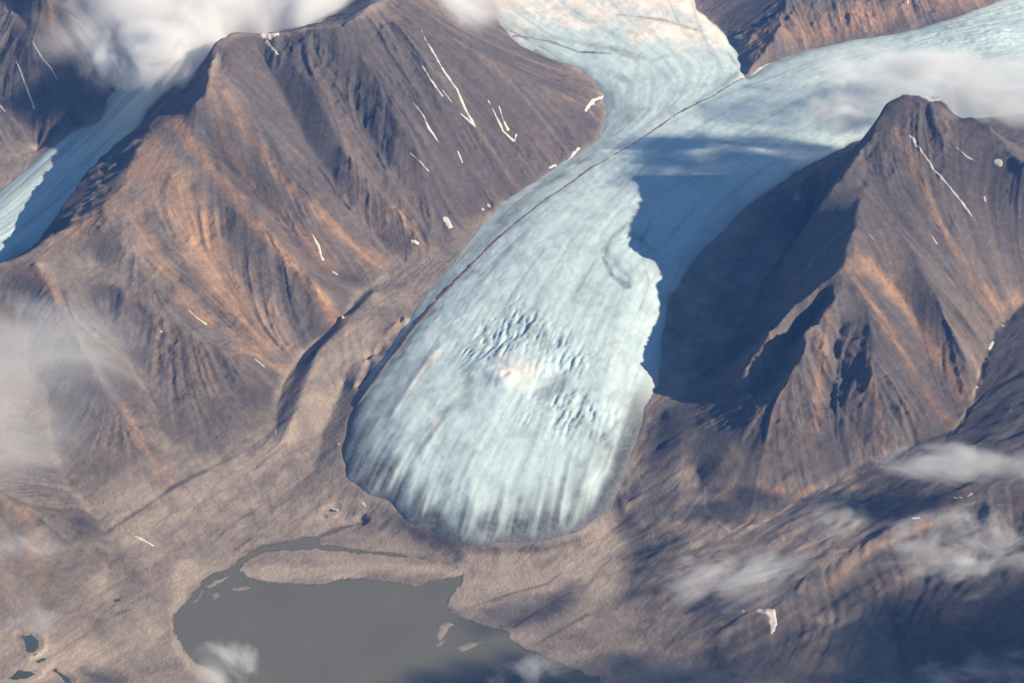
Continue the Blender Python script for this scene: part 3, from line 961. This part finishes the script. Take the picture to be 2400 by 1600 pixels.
def ice_material():
    m, nt, nn, L = new_mat('glacier_ice')
    nb = noise(nt, 0.004, 6, 0.6)
    nf = noise(nt, 0.03, 6, 0.7)
    c = mixc(nt, nb, (0.50, 0.66, 0.70), (0.68, 0.79, 0.78))
    c = mixc(nt, math_(nt, 'MULTIPLY', attr(nt, 'snow'), math_(nt, 'MULTIPLY_ADD', nf, 1.4, 0.3), clamp=True), c, (0.95, 0.87, 0.78))
    c = mixc(nt, math_(nt, 'MULTIPLY', attr(nt, 'dirt_shade'), math_(nt, 'MULTIPLY_ADD', nf, 0.55, 0.66), clamp=True), c, (0.075, 0.070, 0.076))
    c = mixc(nt, attr(nt, 'crevasse'), c, (0.42, 0.58, 0.66))
    k = math_(nt, 'MULTIPLY_ADD', attr(nt, 'streak'), 0.10, 0.94)
    k = math_(nt, 'MULTIPLY', k, math_(nt, 'MULTIPLY_ADD', nf, 0.35, 0.82))
    cc = nt.nodes.new('ShaderNodeVectorMath')
    cc.operation = 'SCALE'
    L.new(c, cc.inputs[0])
    L.new(k, cc.inputs['Scale'])
    finish(nt, cc.outputs[0], 0.6, 0.3, noise(nt, 0.03, 5, 0.7), 4.0, 0.5)
    return m


ICE = ice_material()
crev = np.clip(0.5 * np.clip(icefall, 0, 1) * np.clip(ja - 0.1, 0, 1.2), 0, 1)
iatt = {'crevasse': crev, 'dirt_shade': dirt_shade, 'snow': isnow_highlight, 'streak': istreak}
o = grid_mesh('glacier', ZI, in_frame & (dice > -30), iatt, ICE)
tag(o, 'pale blue glacier tongue fed by two ice streams', None, None, 'structure')
o = grid_mesh('glacier', zside.astype(np.float32), in_frame & (dside > -30), {'crevasse': isnow_highlight * 0, 'dirt_shade': sdirt, 'snow': isnow_highlight * 0, 'streak': istreak}, ICE)
tag(o, 'narrow side glacier with dark lengthwise stripes', None, None, 'structure')

top_z = np.maximum(Zg, np.where(dice > 0, ZI, -1e3))
top_z = np.maximum(top_z, np.where(dside > 0, zside, -1e3)).astype(np.float32)


# ------------------------------------------------------------------ draped pieces (snow, moraine, floes)
def drape(name, pts, widths, thick, mat, label, cat=None, group=None, kind=None, seed=0, cell=5.0, rag=0.35, blob=False):
    """a sheet with real thickness lying on the ground along a surveyed line"""
    rg = np.random.default_rng(seed)
    cell = min(cell, max(2.2, max(widths) / 3.5))
    widths = [w_ * 0.78 for w_ in widths]
    l = world_line(pts)
    wmax = max(widths)
    pad = wmax * 1.4 + cell * 2
    xs = np.arange(min(p[0] for p in l) - pad, max(p[0] for p in l) + pad, cell)
    ys = np.arange(min(p[1] for p in l) - pad, max(p[1] for p in l) + pad, cell)
    if len(xs) * len(ys) > 900000:
        cell *= 1.7
        xs = np.arange(xs[0], xs[-1], cell)
        ys = np.arange(ys[0], ys[-1], cell)
    x, y = np.meshgrid(xs, ys)
    f = np.full(x.shape, -1e9)
    for i in range(len(l) - 1 if len(l) > 1 else 1):
        ax, ay = l[i][:2]
        bx, by = l[min(i + 1, len(l) - 1)][:2]
        ex, ey = bx - ax, by - ay
        L_ = ex * ex + ey * ey + 1e-9
        t = np.clip(((x - ax) * ex + (y - ay) * ey) / L_, 0, 1)
        d = np.hypot(x - ax - t * ex, y - ay - t * ey)
        ww = widths[min(i, len(widths) - 1)] * (1 - t) + widths[min(i + 1, len(widths) - 1)] * t
        f = np.maximum(f, ww - d)
    nz = np.zeros(x.shape)
    for wl, a in ((70, 1.0), (32, .6), (16, .35)):
        m1, m2 = int((ys[-1] - ys[0]) / wl) + 3, int((xs[-1] - xs[0]) / wl) + 3
        k = rg.standard_normal((m1, m2))
        yy = (y - ys[0]) / wl
        xx = (x - xs[0]) / wl
        y0 = yy.astype(int)
        x0 = xx.astype(int)
        fy = yy - y0
        fx = xx - x0
        nz += a * ((k[y0, x0] * (1 - fx) + k[y0, x0 + 1] * fx) * (1 - fy) + (k[y0 + 1, x0] * (1 - fx) + k[y0 + 1, x0 + 1] * fx) * fy)
    f = f + rag * np.sqrt(wmax * 14) * nz * 0.5
    zt = sample(top_z, x, y)
    z = np.where(f > 0, zt + 1.2 + 0.12 * (seed % 9) + thick * np.clip(f / 8.0, 0, 1), zt + 1.6 + np.clip(f, -4, 0) * 1.2)
    mask = f > -cell * 1.5
    cm = mask[:-1, :-1] & mask[1:, :-1] & mask[:-1, 1:] & mask[1:, 1:]
    lab = np.where(cm, np.arange(cm.size).reshape(cm.shape) + 1, 0)   # keep one connected sheet
    while True:
        q_ = np.pad(lab, 1)
        m_ = np.maximum.reduce([q_[1:-1, 1:-1], q_[:-2, 1:-1], q_[2:, 1:-1], q_[1:-1, :-2], q_[1:-1, 2:]]) * cm
        if (m_ == lab).all():
            break
        lab = m_
    ids, cnts = np.unique(lab[lab > 0], return_counts=True)
    if len(ids) == 0:
        return None
    cm = lab == ids[np.argmax(cnts)]
    jj, ii = np.nonzero(cm)
    nx = x.shape[1]
    a = jj * nx + ii
    q = np.stack([a, a + 1, a + nx + 1, a + nx], 1)
    used = np.unique(q)
    rm = np.zeros(x.size, np.int64)
    rm[used] = np.arange(len(used))
    cx = x.ravel()[used]
    cy = y.ravel()[used]
    cz = z.ravel()[used]
    ox, oy, oz = cx.mean(), cy.mean(), cz.min()
    me = bpy.data.meshes.new(name)
    me.from_pydata(np.stack([cx - ox, cy - oy, cz - oz], 1).tolist(), [], rm[q].tolist())
    me.polygons.foreach_set('use_smooth', np.ones(len(me.polygons), bool))
    me.materials.append(mat)
    o = bpy.data.objects.new(name, me)
    o.location = (ox, oy, oz)
    C.objects.link(o)
    return tag(o, label, cat, group, kind)


def simple_mat(name, c1, c2, sc=0.02, rough=0.8, spec=0.2, bump=1.0):
    m, nt, nn, L = new_mat(name)
    c = mixc(nt, noise(nt, sc, 6, 0.65), c1, c2)
    finish(nt, c, rough, spec, noise(nt, sc * 2, 5, 0.65), bump, 0.5)
    return m


SNOWM = simple_mat('old_snow', (0.36, 0.32, 0.29), (0.80, 0.74, 0.67), 0.03)
MORAINE = simple_mat('medial_moraine_rubble', (0.10, 0.085, 0.08), (0.27, 0.19, 0.15), 0.03, 0.95, 0.1, 3.0)
drape('medial_moraine', medial[:8], [12, 7, 10, 6, 11, 8, 13, 14], 5.0, MORAINE, 'thin dark stripe of rubble running down the ice', kind='structure', seed=2, cell=5, rag=.6)
drape('medial_moraine', medial[7:], [13, 22, 26, 26, 22, 16], 6.0, MORAINE, 'wider rusty end of the rubble stripe along the left ice edge', kind='structure', seed=3, cell=6, rag=.9)

GU = 'snow streaks lying in mountain gullies'
PA = 'small snow patches on the slopes'
SN = [
    ([(962, 72, 1600), (985, 130, 1450), (1020, 195, 1280), (1050, 240, 1140), (1072, 288, 1020), (1090, 318, 930)], [5, 7, 9, 13, 16, 8], GU, 'longest snow streak on the big grey face, running down from the crest'),
    ([(972, 202, 1260), (990, 240, 1150), (1018, 272, 1060)], [5, 10, 6], GU, 'short curved snow streak just left of the longest one'),
    ([(1018, 240, 1180), (1036, 268, 1090), (1052, 292, 1020)], [4, 7, 6], GU, 'thin snow streak tucked under the longest streak'),
    ([(1060, 300, 990), (1092, 320, 930)], [8, 9], GU, 'stubby snow streak at the lower end of the longest streak'),
    ([(952, 285, 1080), (975, 318, 980), (988, 345, 910), (1012, 375, 830)], [4, 7, 13, 7], GU, 'snow streak low on the grey face with a hooked lower end'),
    ([(1122, 230, 1160), (1140, 262, 1080), (1155, 290, 1010), (1178, 306, 960)], [8, 10, 18, 12], GU, 'snow patch shaped like a V, left arm and thick base'),
    ([(1146, 232, 1150), (1156, 262, 1080), (1166, 286, 1010)], [6, 10, 16], GU, 'right arm of the V shaped snow patch'),
    ([(1186, 290, 1000), (1182, 306, 960)], [7, 8], GU, 'small hooked snow piece beside the V shaped patch'),
    ([(1052, 368, 860), (1062, 395, 780)], [4, 6], GU, 'faint snow line right of the hooked streak'),
    ([(940, 360, 980), (960, 385, 900), (985, 402, 850)], [4, 6, 8], GU, 'broken snow line along the reddish spur of the big face'),
    ([(605, 84, 1740), (622, 95, 1700), (640, 88, 1720)], [28, 22, 14], PA, 'snow patch hanging just below the summit crest'),
    ([(612, 100, 1690), (625, 118, 1640), (640, 140, 1570)], [16, 12, 6], GU, 'snow tail trailing under the crest snow patch'),
    ([(1023, 488, 680), (1032, 500, 660)], [34, 30], PA, 'round snow patch at the foot of the grey face'),
    ([(1108, 488, 560)], [14], PA, 'snow spot on the bank just above the ice edge'),
    ([(1122, 480, 560)], [11], PA, 'smaller snow spot beside the one on the ice bank'),
    ([(1262, 386, 660), (1276, 380, 660)], [12, 12], PA, 'snow sliver at the ice edge under the grey face'),
    ([(1305, 362, 690), (1330, 340, 700)], [8, 12], PA, 'row of snow at the ice edge below the shoulder'),
    ([(1385, 215, 800), (1362, 235, 800), (1345, 262, 790)], [22, 22, 16], PA, 'snow bank curling round the tip of the rocky shoulder'),
    ([(718, 532, 740), (730, 555, 690), (740, 585, 630)], [8, 12, 10], GU, 'snow streak between the two rusty spurs'),
    ([(765, 622, 520), (775, 628, 500)], [7, 6], PA, 'tiny snow spot below the streak between the rusty spurs'),
    ([(432, 693, 720), (452, 712, 670), (472, 732, 610)], [4, 7, 6], GU, 'snow streak low on the orange slope'),
    ([(585, 808, 430), (605, 822, 400)], [4, 5], GU, 'faint snow line near the foot of the orange slope'),
    ([(368, 750, 640)], [8], PA, 'lone snow spot on the dark front slope'),
    ([(632, 985, 155), (632, 998, 150)], [7, 9], PA, 'snow spot at the end of the dark moraine gully'),
    ([(786, 733, 345)], [9], PA, 'snow spot at the tip of the orange fan'),
    ([(945, 560, 520), (960, 568, 490)], [14, 12], PA, 'pale patch at the end of the grey spur'),
    ([(775, 1018, 150)], [9], PA, 'snow spot left of the ice tongue'),
    ([(765, 1162, 60), (775, 1166, 58)], [9, 9], PA, 'snow spot beside the dark pool on the plain'),
    ([(833, 1152, 75), (838, 1160, 70)], [10, 8], PA, 'snow spot at the lower left corner of the ice tongue'),
    ([(310, 1238, 45), (330, 1245, 42), (352, 1254, 40)], [10, 14, 8], PA, 'long snow patch on the plain below the mountain foot'),
    ([(35, 128, 1350), (50, 165, 1250), (62, 200, 1140), (76, 235, 1030)], [4, 9, 9, 8], GU, 'left snow streak on the slope beyond the side glacier'),
    ([(68, 100, 1400), (90, 135, 1290), (118, 168, 1180), (135, 195, 1090)], [4, 6, 6, 6], GU, 'right snow streak on the slope beyond the side glacier'),
    ([(222, 122, 1250), (224, 134, 1220)], [10, 8], PA, 'snow spot high on the far left slope'),
    ([(195, 128, 1260), (205, 145, 1210)], [5, 5], PA, 'short snow streak left of the high snow spot'),
    ([(245, 98, 1250), (262, 108, 1220), (275, 118, 1180)], [12, 18, 12], PA, 'snow strip under the cloud on the far left crest'),
    ([(0, 232, 1060), (10, 244, 1030)], [7, 6], PA, 'snow streak cut by the left edge of the view'),
    ([(2108, 224, 1820), (2135, 230, 1815), (2158, 238, 1795)], [14, 26, 14], PA, 'bright snow cap on the summit of the right peak'),
    ([(2088, 296, 1690), (2098, 312, 1650), (2106, 328, 1620)], [6, 17, 9], GU, 'thick snow patch below the right summit'),
    ([(2110, 338, 1590), (2130, 370, 1510), (2160, 415, 1400), (2190, 455, 1310), (2225, 500, 1200), (2252, 532, 1120)], [5, 8, 11, 12, 9, 4], GU, 'long snow streak down the sunlit side of the right peak'),
    ([(2195, 350, 1540), (2215, 375, 1480), (2235, 396, 1420)], [4, 7, 7], GU, 'short snow streak right of the long one on the right peak'),
    ([(2283, 405, 1400), (2290, 412, 1380)], [27, 24], PA, 'round pale snow patch on the right peak'),
    ([(2258, 470, 1260), (2260, 478, 1240)], [6, 6], PA, 'tiny snow spot below the round patch'),
    ([(2140, 548, 1150), (2150, 565, 1110)], [6, 8], PA, 'snow fleck in the middle of the right peak'),
    ([(1998, 538, 1260), (2004, 552, 1220)], [4, 6], PA, 'snow fleck close to the shaded edge of the right peak'),
    ([(2274, 795, 560), (2282, 780, 575)], [14, 10], PA, 'snow patch in the valley notch right of the peak'),
    ([(2304, 740, 620)], [8], PA, 'snow spot up the notch valley'),
    ([(2243, 886, 470)], [9], PA, 'snow spot on the edge of the orange fan'),
    ([(1688, 78, 940), (1700, 85, 920), (1712, 92, 900)], [14, 20, 10], PA, 'snow patch at the foot of the pink rock wall'),
    ([(2080, 36, 950)], [12], PA, 'snow fleck on the pink rock wall above the upper ice'),
    ([(2112, 1190, 345), (2095, 1193, 340)], [5, 6], PA, 'thin snow sliver on the lower right ridge'),
    ([(2232, 1133, 400), (2222, 1140, 395)], [8, 6], PA, 'snow spot on the lower right ridge below the cloud band'),
    ([(2192, 1142, 395), (2210, 1143, 395)], [4, 5], PA, 'snow dash left of the ridge snow spot'),
    ([(1740, 1404, 112), (1772, 1411, 105), (1777, 1432, 98), (1768, 1464, 85)], [14, 42, 28, 4], PA, 'fan shaped snow patch near the lower right corner'),
    ([(1705, 1405, 100)], [9], PA, 'snow spot left of the fan shaped patch'),
    ([(1075, 1008, 0), (1076, 1008, 0)], [0.1, 0.1], PA, ''),
]
for i, (pts, wd, grp, lab) in enumerate(SN):
    if not lab:
        continue
    if len(pts) == 1:
        pts = [pts[0], (pts[0][0] + 2, pts[0][1] + 1, pts[0][2])]
        wd = wd * 2
    drape('snow_patch', pts, wd, 2.5, SNOWM, lab, 'snow patch', grp, None, seed=900 + i, rag=.6)


# ------------------------------------------------------------------ water
def water_mat(name, col, rough=0.6):
    m, nt, nn, L = new_mat(name)
    c = mixc(nt, noise(nt, 0.0022, 6, 0.6), tuple(v * 0.84 for v in col), tuple(v * k_ for v, k_ in zip(col, (1.2, 1.16, 1.1))))
    finish(nt, c, rough, 0.12, noise(nt, 0.05, 3, 0.5), 0.3, 0.25)
    return m


def water_sheet(name, poly, z, mat, label):
    """flat sheet with a clipped outline, slightly larger than the basin"""
    me = bpy.data.meshes.new(name)
    cx = sum(p[0] for p in poly) / len(poly)
    cy = sum(p[1] for p in poly) / len(poly)
    me.from_pydata([(p[0] - cx, p[1] - cy, 0) for p in poly], [], [list(range(len(poly)))])
    me.materials.append(mat)
    o = bpy.data.objects.new(name, me)
    o.location = (cx, cy, z)
    C.objects.link(o)
    return tag(o, label, None, None, 'structure')


PONDM = water_mat('dark_pond_water', (0.060, 0.085, 0.078))
LAKEM = water_mat('silty_lake_water', (0.135, 0.135, 0.113))
lx = [p[0] for p in lake_w]
ly = [p[1] for p in lake_w]
water_sheet('lake', [(min(lx) - 80, Y0 - 400), (max(lx) + 80, Y0 - 400), (max(lx) + 80, max(ly) + 80), (min(lx) - 80, max(ly) + 80)], 0.0, LAKEM, 'grey silty lake below the glacier')
for (pw, h), (_, lab) in zip(pond_lv, PONDS):
    cx = sum(p[0] for p in pw) / len(pw)
    cy = sum(p[1] for p in pw) / len(pw)
    water_sheet('pond', [(cx + (p[0] - cx) * 1.0 + 22 * np.sign(p[0] - cx), cy + (p[1] - cy) * 1.0 + 22 * np.sign(p[1] - cy)) for p in pw], h, PONDM, lab)


# ------------------------------------------------------------------ clouds
def cloud_mat(name, dens, wl, cut, seed, aniso, stretch=(1, 1, 1), soft=1.3):
    m, nt, nn, L = new_mat(name)
    tc = nt.nodes.new('ShaderNodeTexCoord')
    ln = nt.nodes.new('ShaderNodeVectorMath')
    ln.operation = 'LENGTH'
    L.new(tc.outputs['Object'], ln.inputs[0])
    g = nt.nodes.new('ShaderNodeNewGeometry')
    mp = nt.nodes.new('ShaderNodeMapping')
    mp.vector_type = 'TEXTURE'
    mp.inputs['Location'].default_value = (seed * 777.0, seed * 311.0, 0)
    mp.inputs['Rotation'].default_value = (0, 0, aniso)
    mp.inputs['Scale'].default_value = stretch
    L.new(g.outputs['Position'], mp.inputs['Vector'])
    n = nt.nodes.new('ShaderNodeTexNoise')
    n.inputs['Scale'].default_value = 1.0 / wl
    n.inputs['Detail'].default_value = 8.0
    n.inputs['Roughness'].default_value = 0.66
    n.inputs['Distortion'].default_value = 0.6
    L.new(mp.outputs[0], n.inputs['Vector'])
    # (noise - cut) + (1 - r) * soft
    a = math_(nt, 'SUBTRACT', n.outputs['Fac'], cut)
    fall = math_(nt, 'MULTIPLY', math_(nt, 'POWER', ln.outputs['Value'], 2.0), soft * 0.34)
    a = math_(nt, 'SUBTRACT', a, fall)
    a = math_(nt, 'MULTIPLY', a, 4.0, clamp=True)
    a = math_(nt, 'POWER', a, 1.7)
    rim = math_(nt, 'MULTIPLY', math_(nt, 'SUBTRACT', 0.9, ln.outputs['Value']), 4.0, clamp=True)
    a = math_(nt, 'MULTIPLY', a, rim)
    a = math_(nt, 'MULTIPLY', a, dens)
    pv = nt.nodes.new('ShaderNodeVolumePrincipled')
    pv.inputs['Color'].default_value = (0.97, 0.97, 0.98, 1)
    pv.inputs['Anisotropy'].default_value = 0.0
    pv.inputs['Absorption Color'].default_value = (1, 1, 1, 1)
    L.new(a, pv.inputs['Density'])
    o = nt.nodes.new('ShaderNodeOutputMaterial')
    L.new(pv.outputs[0], o.inputs['Volume'])
    return m


def cloud(label, at, radii, rot, dens, wl, cut=0.40, seed=1, soft=1.3, stretch=(1, 1, 1), group='clouds and wisps around the mountains', world=None):
    import bmesh
    bm = bmesh.new()
    bmesh.ops.create_icosphere(bm, subdivisions=3, radius=1.0)
    rg = random.Random(seed)
    lob = [Vector((rg.uniform(-1, 1), rg.uniform(-1, 1), rg.uniform(-.6, .6))).normalized() for _ in range(7)]
    for v in bm.verts:
        d = v.co.normalized()
        v.co = d * (0.9 + 0.1 * max(max(0, d.dot(q)) ** 4 for q in lob))
    me = bpy.data.meshes.new('cloud')
    bm.to_mesh(me)
    bm.free()
    me.materials.append(cloud_mat('cloud_vapour', dens, wl, cut, seed, rot, stretch, soft))
    o = bpy.data.objects.new('cloud', me)
    C.objects.link(o)
    if world:
        o.location = world
    else:
        x, y = W(*at)
        o.location = (x, y, at[2])
    o.scale = radii
    o.rotation_euler = (0, 0, rot)
    return tag(o, label, 'cloud', group)


R = math.radians
cloud('thick white cloud bank filling the valley behind the long crest', (620, -10, 1500), (3350, 2000, 480), R(8), 0.020, 900, .27, 1, 0.9)
cloud('bright cloud lobe spilling over the saddle left of the summit', (370, 130, 1560), (950, 900, 380), R(20), 0.018, 420, .31, 2, 1.1)
cloud('torn lower fringe of the cloud over the side glacier head', (275, 185, 1300), (480, 420, 180), R(30), 0.007, 260, .36, 3)
cloud('soft cloud banner streaming behind the right summit', (2310, 208, 1770), (1850, 700, 360), R(-14), 0.016, 420, .315, 4, 1.0, stretch=(1.7, 1, 1))
cloud('thin grey veil over the upper ice stream', (2080, 165, 1350), (1700, 950, 170), R(10), 0.0034, 500, .31, 6, 1.0)
cloud('torn wisp hanging left of the right summit', (1960, 245, 1520), (620, 950, 190), R(-30), 0.011, 260, .325, 7, 1.0, stretch=(1, 1.8, 1))
cloud('grey fog bank on the dark front slope at the left edge', (-40, 890, 1150), (1500, 1800, 400), R(-8), 0.0010, 1000, .24, 8, 1.0)
cloud('long flat cloud band on the lower right valley', (2300, 1066, 900), (1250, 320, 130), R(-4), 0.013, 300, .29, 9, 1.0, stretch=(2, 1, 1))
cloud('wispy cloud above the dark ground left of the lower right ridge', (1690, 1325, 700), (800, 560, 120), R(25), 0.008, 170, .345, 10, 1.0, stretch=(2.4, 1, 1))
cloud('large ragged cloud over the lower right ridge', (2200, 1255, 850), (850, 640, 130), R(20), 0.009, 170, .345, 11, 1.0, stretch=(2.2, 1, 1))
cloud('faint small wisp between the two lower right clouds', (1920, 1190, 700), (520, 380, 90), R(20), 0.007, 160, .34, 12, stretch=(1.8, 1, 1))
cloud('low cloud scrap in the lower right corner', (2220, 1545, 800), (900, 320, 90), R(10), 0.006, 200, .36, 13, stretch=(2, 1, 1))
cloud('thin cloud scrap over the lake outlet at the lower edge', (1230, 1535, 500), (500, 300, 80), R(25), 0.007, 180, .34, 14)
cloud('pale wisp on the lower left shore of the lake', (510, 1535, 500), (420, 380, 90), R(-40), 0.008, 230, .33, 33, 1.0, stretch=(1.6, 1, 1))
cloud('thin haze patch on the low left hill', (60, 1240, 650), (600, 330, 90), R(0), 0.0035, 220, .33, 16)
cloud('barely visible wisp above the green ponds', (60, 1430, 500), (460, 240, 80), R(0), 0.0035, 200, .33, 17)
SG = 'unseen cumulus clouds placed to shade the valley'  # clouds out of view, placed for the shadows they cast
cloud('dense unseen cumulus shading the lower right ground', None, (3000, 1100, 420), R(8), 0.012, 900, .28, 21, 0.9, group=SG, world=(8300, 7480, 2500))
cloud('smaller unseen cumulus shading the lower edge of the lake', None, (1700, 700, 300), R(0), 0.012, 700, .28, 22, 0.9, group=SG, world=(5300, 7200, 2500))

# ------------------------------------------------------------------ air
def air():
    m, nt, nn, L = new_mat('thin_air_haze')
    pv = nt.nodes.new('ShaderNodeVolumePrincipled')
    pv.inputs['Color'].default_value = (0.13, 0.38, 1.0, 1)
    pv.inputs['Density'].default_value = HAZE
    pv.inputs['Absorption Color'].default_value = (1, 1, 1, 1)
    pv.inputs['Anisotropy'].default_value = 0.1
    o = nt.nodes.new('ShaderNodeOutputMaterial')
    L.new(pv.outputs[0], o.inputs['Volume'])
    m.cycles.homogeneous_volume = True
    x0, x1, y0, y1, z0, z1 = -61000, 61000, -31000, 91000, -400, CAM_H + 60
    v = [(x, y, z) for z in (z0, z1) for y in (y0, y1) for x in (x0, x1)]
    me = bpy.data.meshes.new('haze')
    me.from_pydata(v, [], [(0, 2, 3, 1), (4, 5, 7, 6), (0, 1, 5, 4), (2, 6, 7, 3), (0, 4, 6, 2), (1, 3, 7, 5)])
    me.materials.append(m)
    o = bpy.data.objects.new('haze', me)
    C.objects.link(o)
    o['kind'] = 'stuff'


HAZE = 0.9e-5
air()

# ------------------------------------------------------------------ light, sky, camera
SUN_EL = math.radians(26.0)
SUN_DIR = Vector((0.96, -0.29, 0)).normalized()      # horizontal direction towards the sun
w = bpy.data.worlds.new('World')
bpy.context.scene.world = w
w.use_nodes = True
bg = w.node_tree.nodes['Background']
sky = w.node_tree.nodes.new('ShaderNodeTexSky')
sky.sky_type = 'NISHITA'
sky.sun_disc = False
sky.sun_elevation = SUN_EL
sky.sun_rotation = math.atan2(SUN_DIR.x, SUN_DIR.y)
sky.altitude = 1000
sky.ozone_density = 4.0
sky.dust_density = 0.3
w.node_tree.links.new(sky.outputs[0], bg.inputs['Color'])
bg.inputs['Strength'].default_value = 0.062
ld = bpy.data.lights.new('sun', 'SUN')
ld.energy = 5.0
ld.angle = math.radians(0.53)
ld.color = (1.0, 0.92, 0.84)
lo = bpy.data.objects.new('sun', ld)
C.objects.link(lo)
to_sun = Vector((SUN_DIR.x * math.cos(SUN_EL), SUN_DIR.y * math.cos(SUN_EL), math.sin(SUN_EL)))
lo.rotation_euler = to_sun.to_track_quat('Z', 'Y').to_euler()
lo.location = (0, 0, 9000)

cd = bpy.data.cameras.new('camera')
cd.sensor_width = 36
cd.lens = 18 / math.tan(HFOV / 2)
cd.clip_start = 10
cd.clip_end = 200000
co_ = bpy.data.objects.new('camera', cd)
C.objects.link(co_)
co_.location = (0, 0, CAM_H)
co_.rotation_euler = (math.radians(90) - PITCH, 0, 0)
sc = bpy.context.scene
sc.camera = co_
sc.view_settings.view_transform = 'Standard'
sc.view_settings.look = 'None'
sc.view_settings.exposure = 0.56
sc.view_settings.gamma = 1.0
sc.view_settings.use_curve_mapping = False
sc.cycles.use_denoising = True
sc.cycles.volume_bounces = 6
sc.cycles.max_bounces = 8
sc.cycles.diffuse_bounces = 2
sc.cycles.volume_step_rate = 1.0
sc.cycles.volume_max_steps = 256
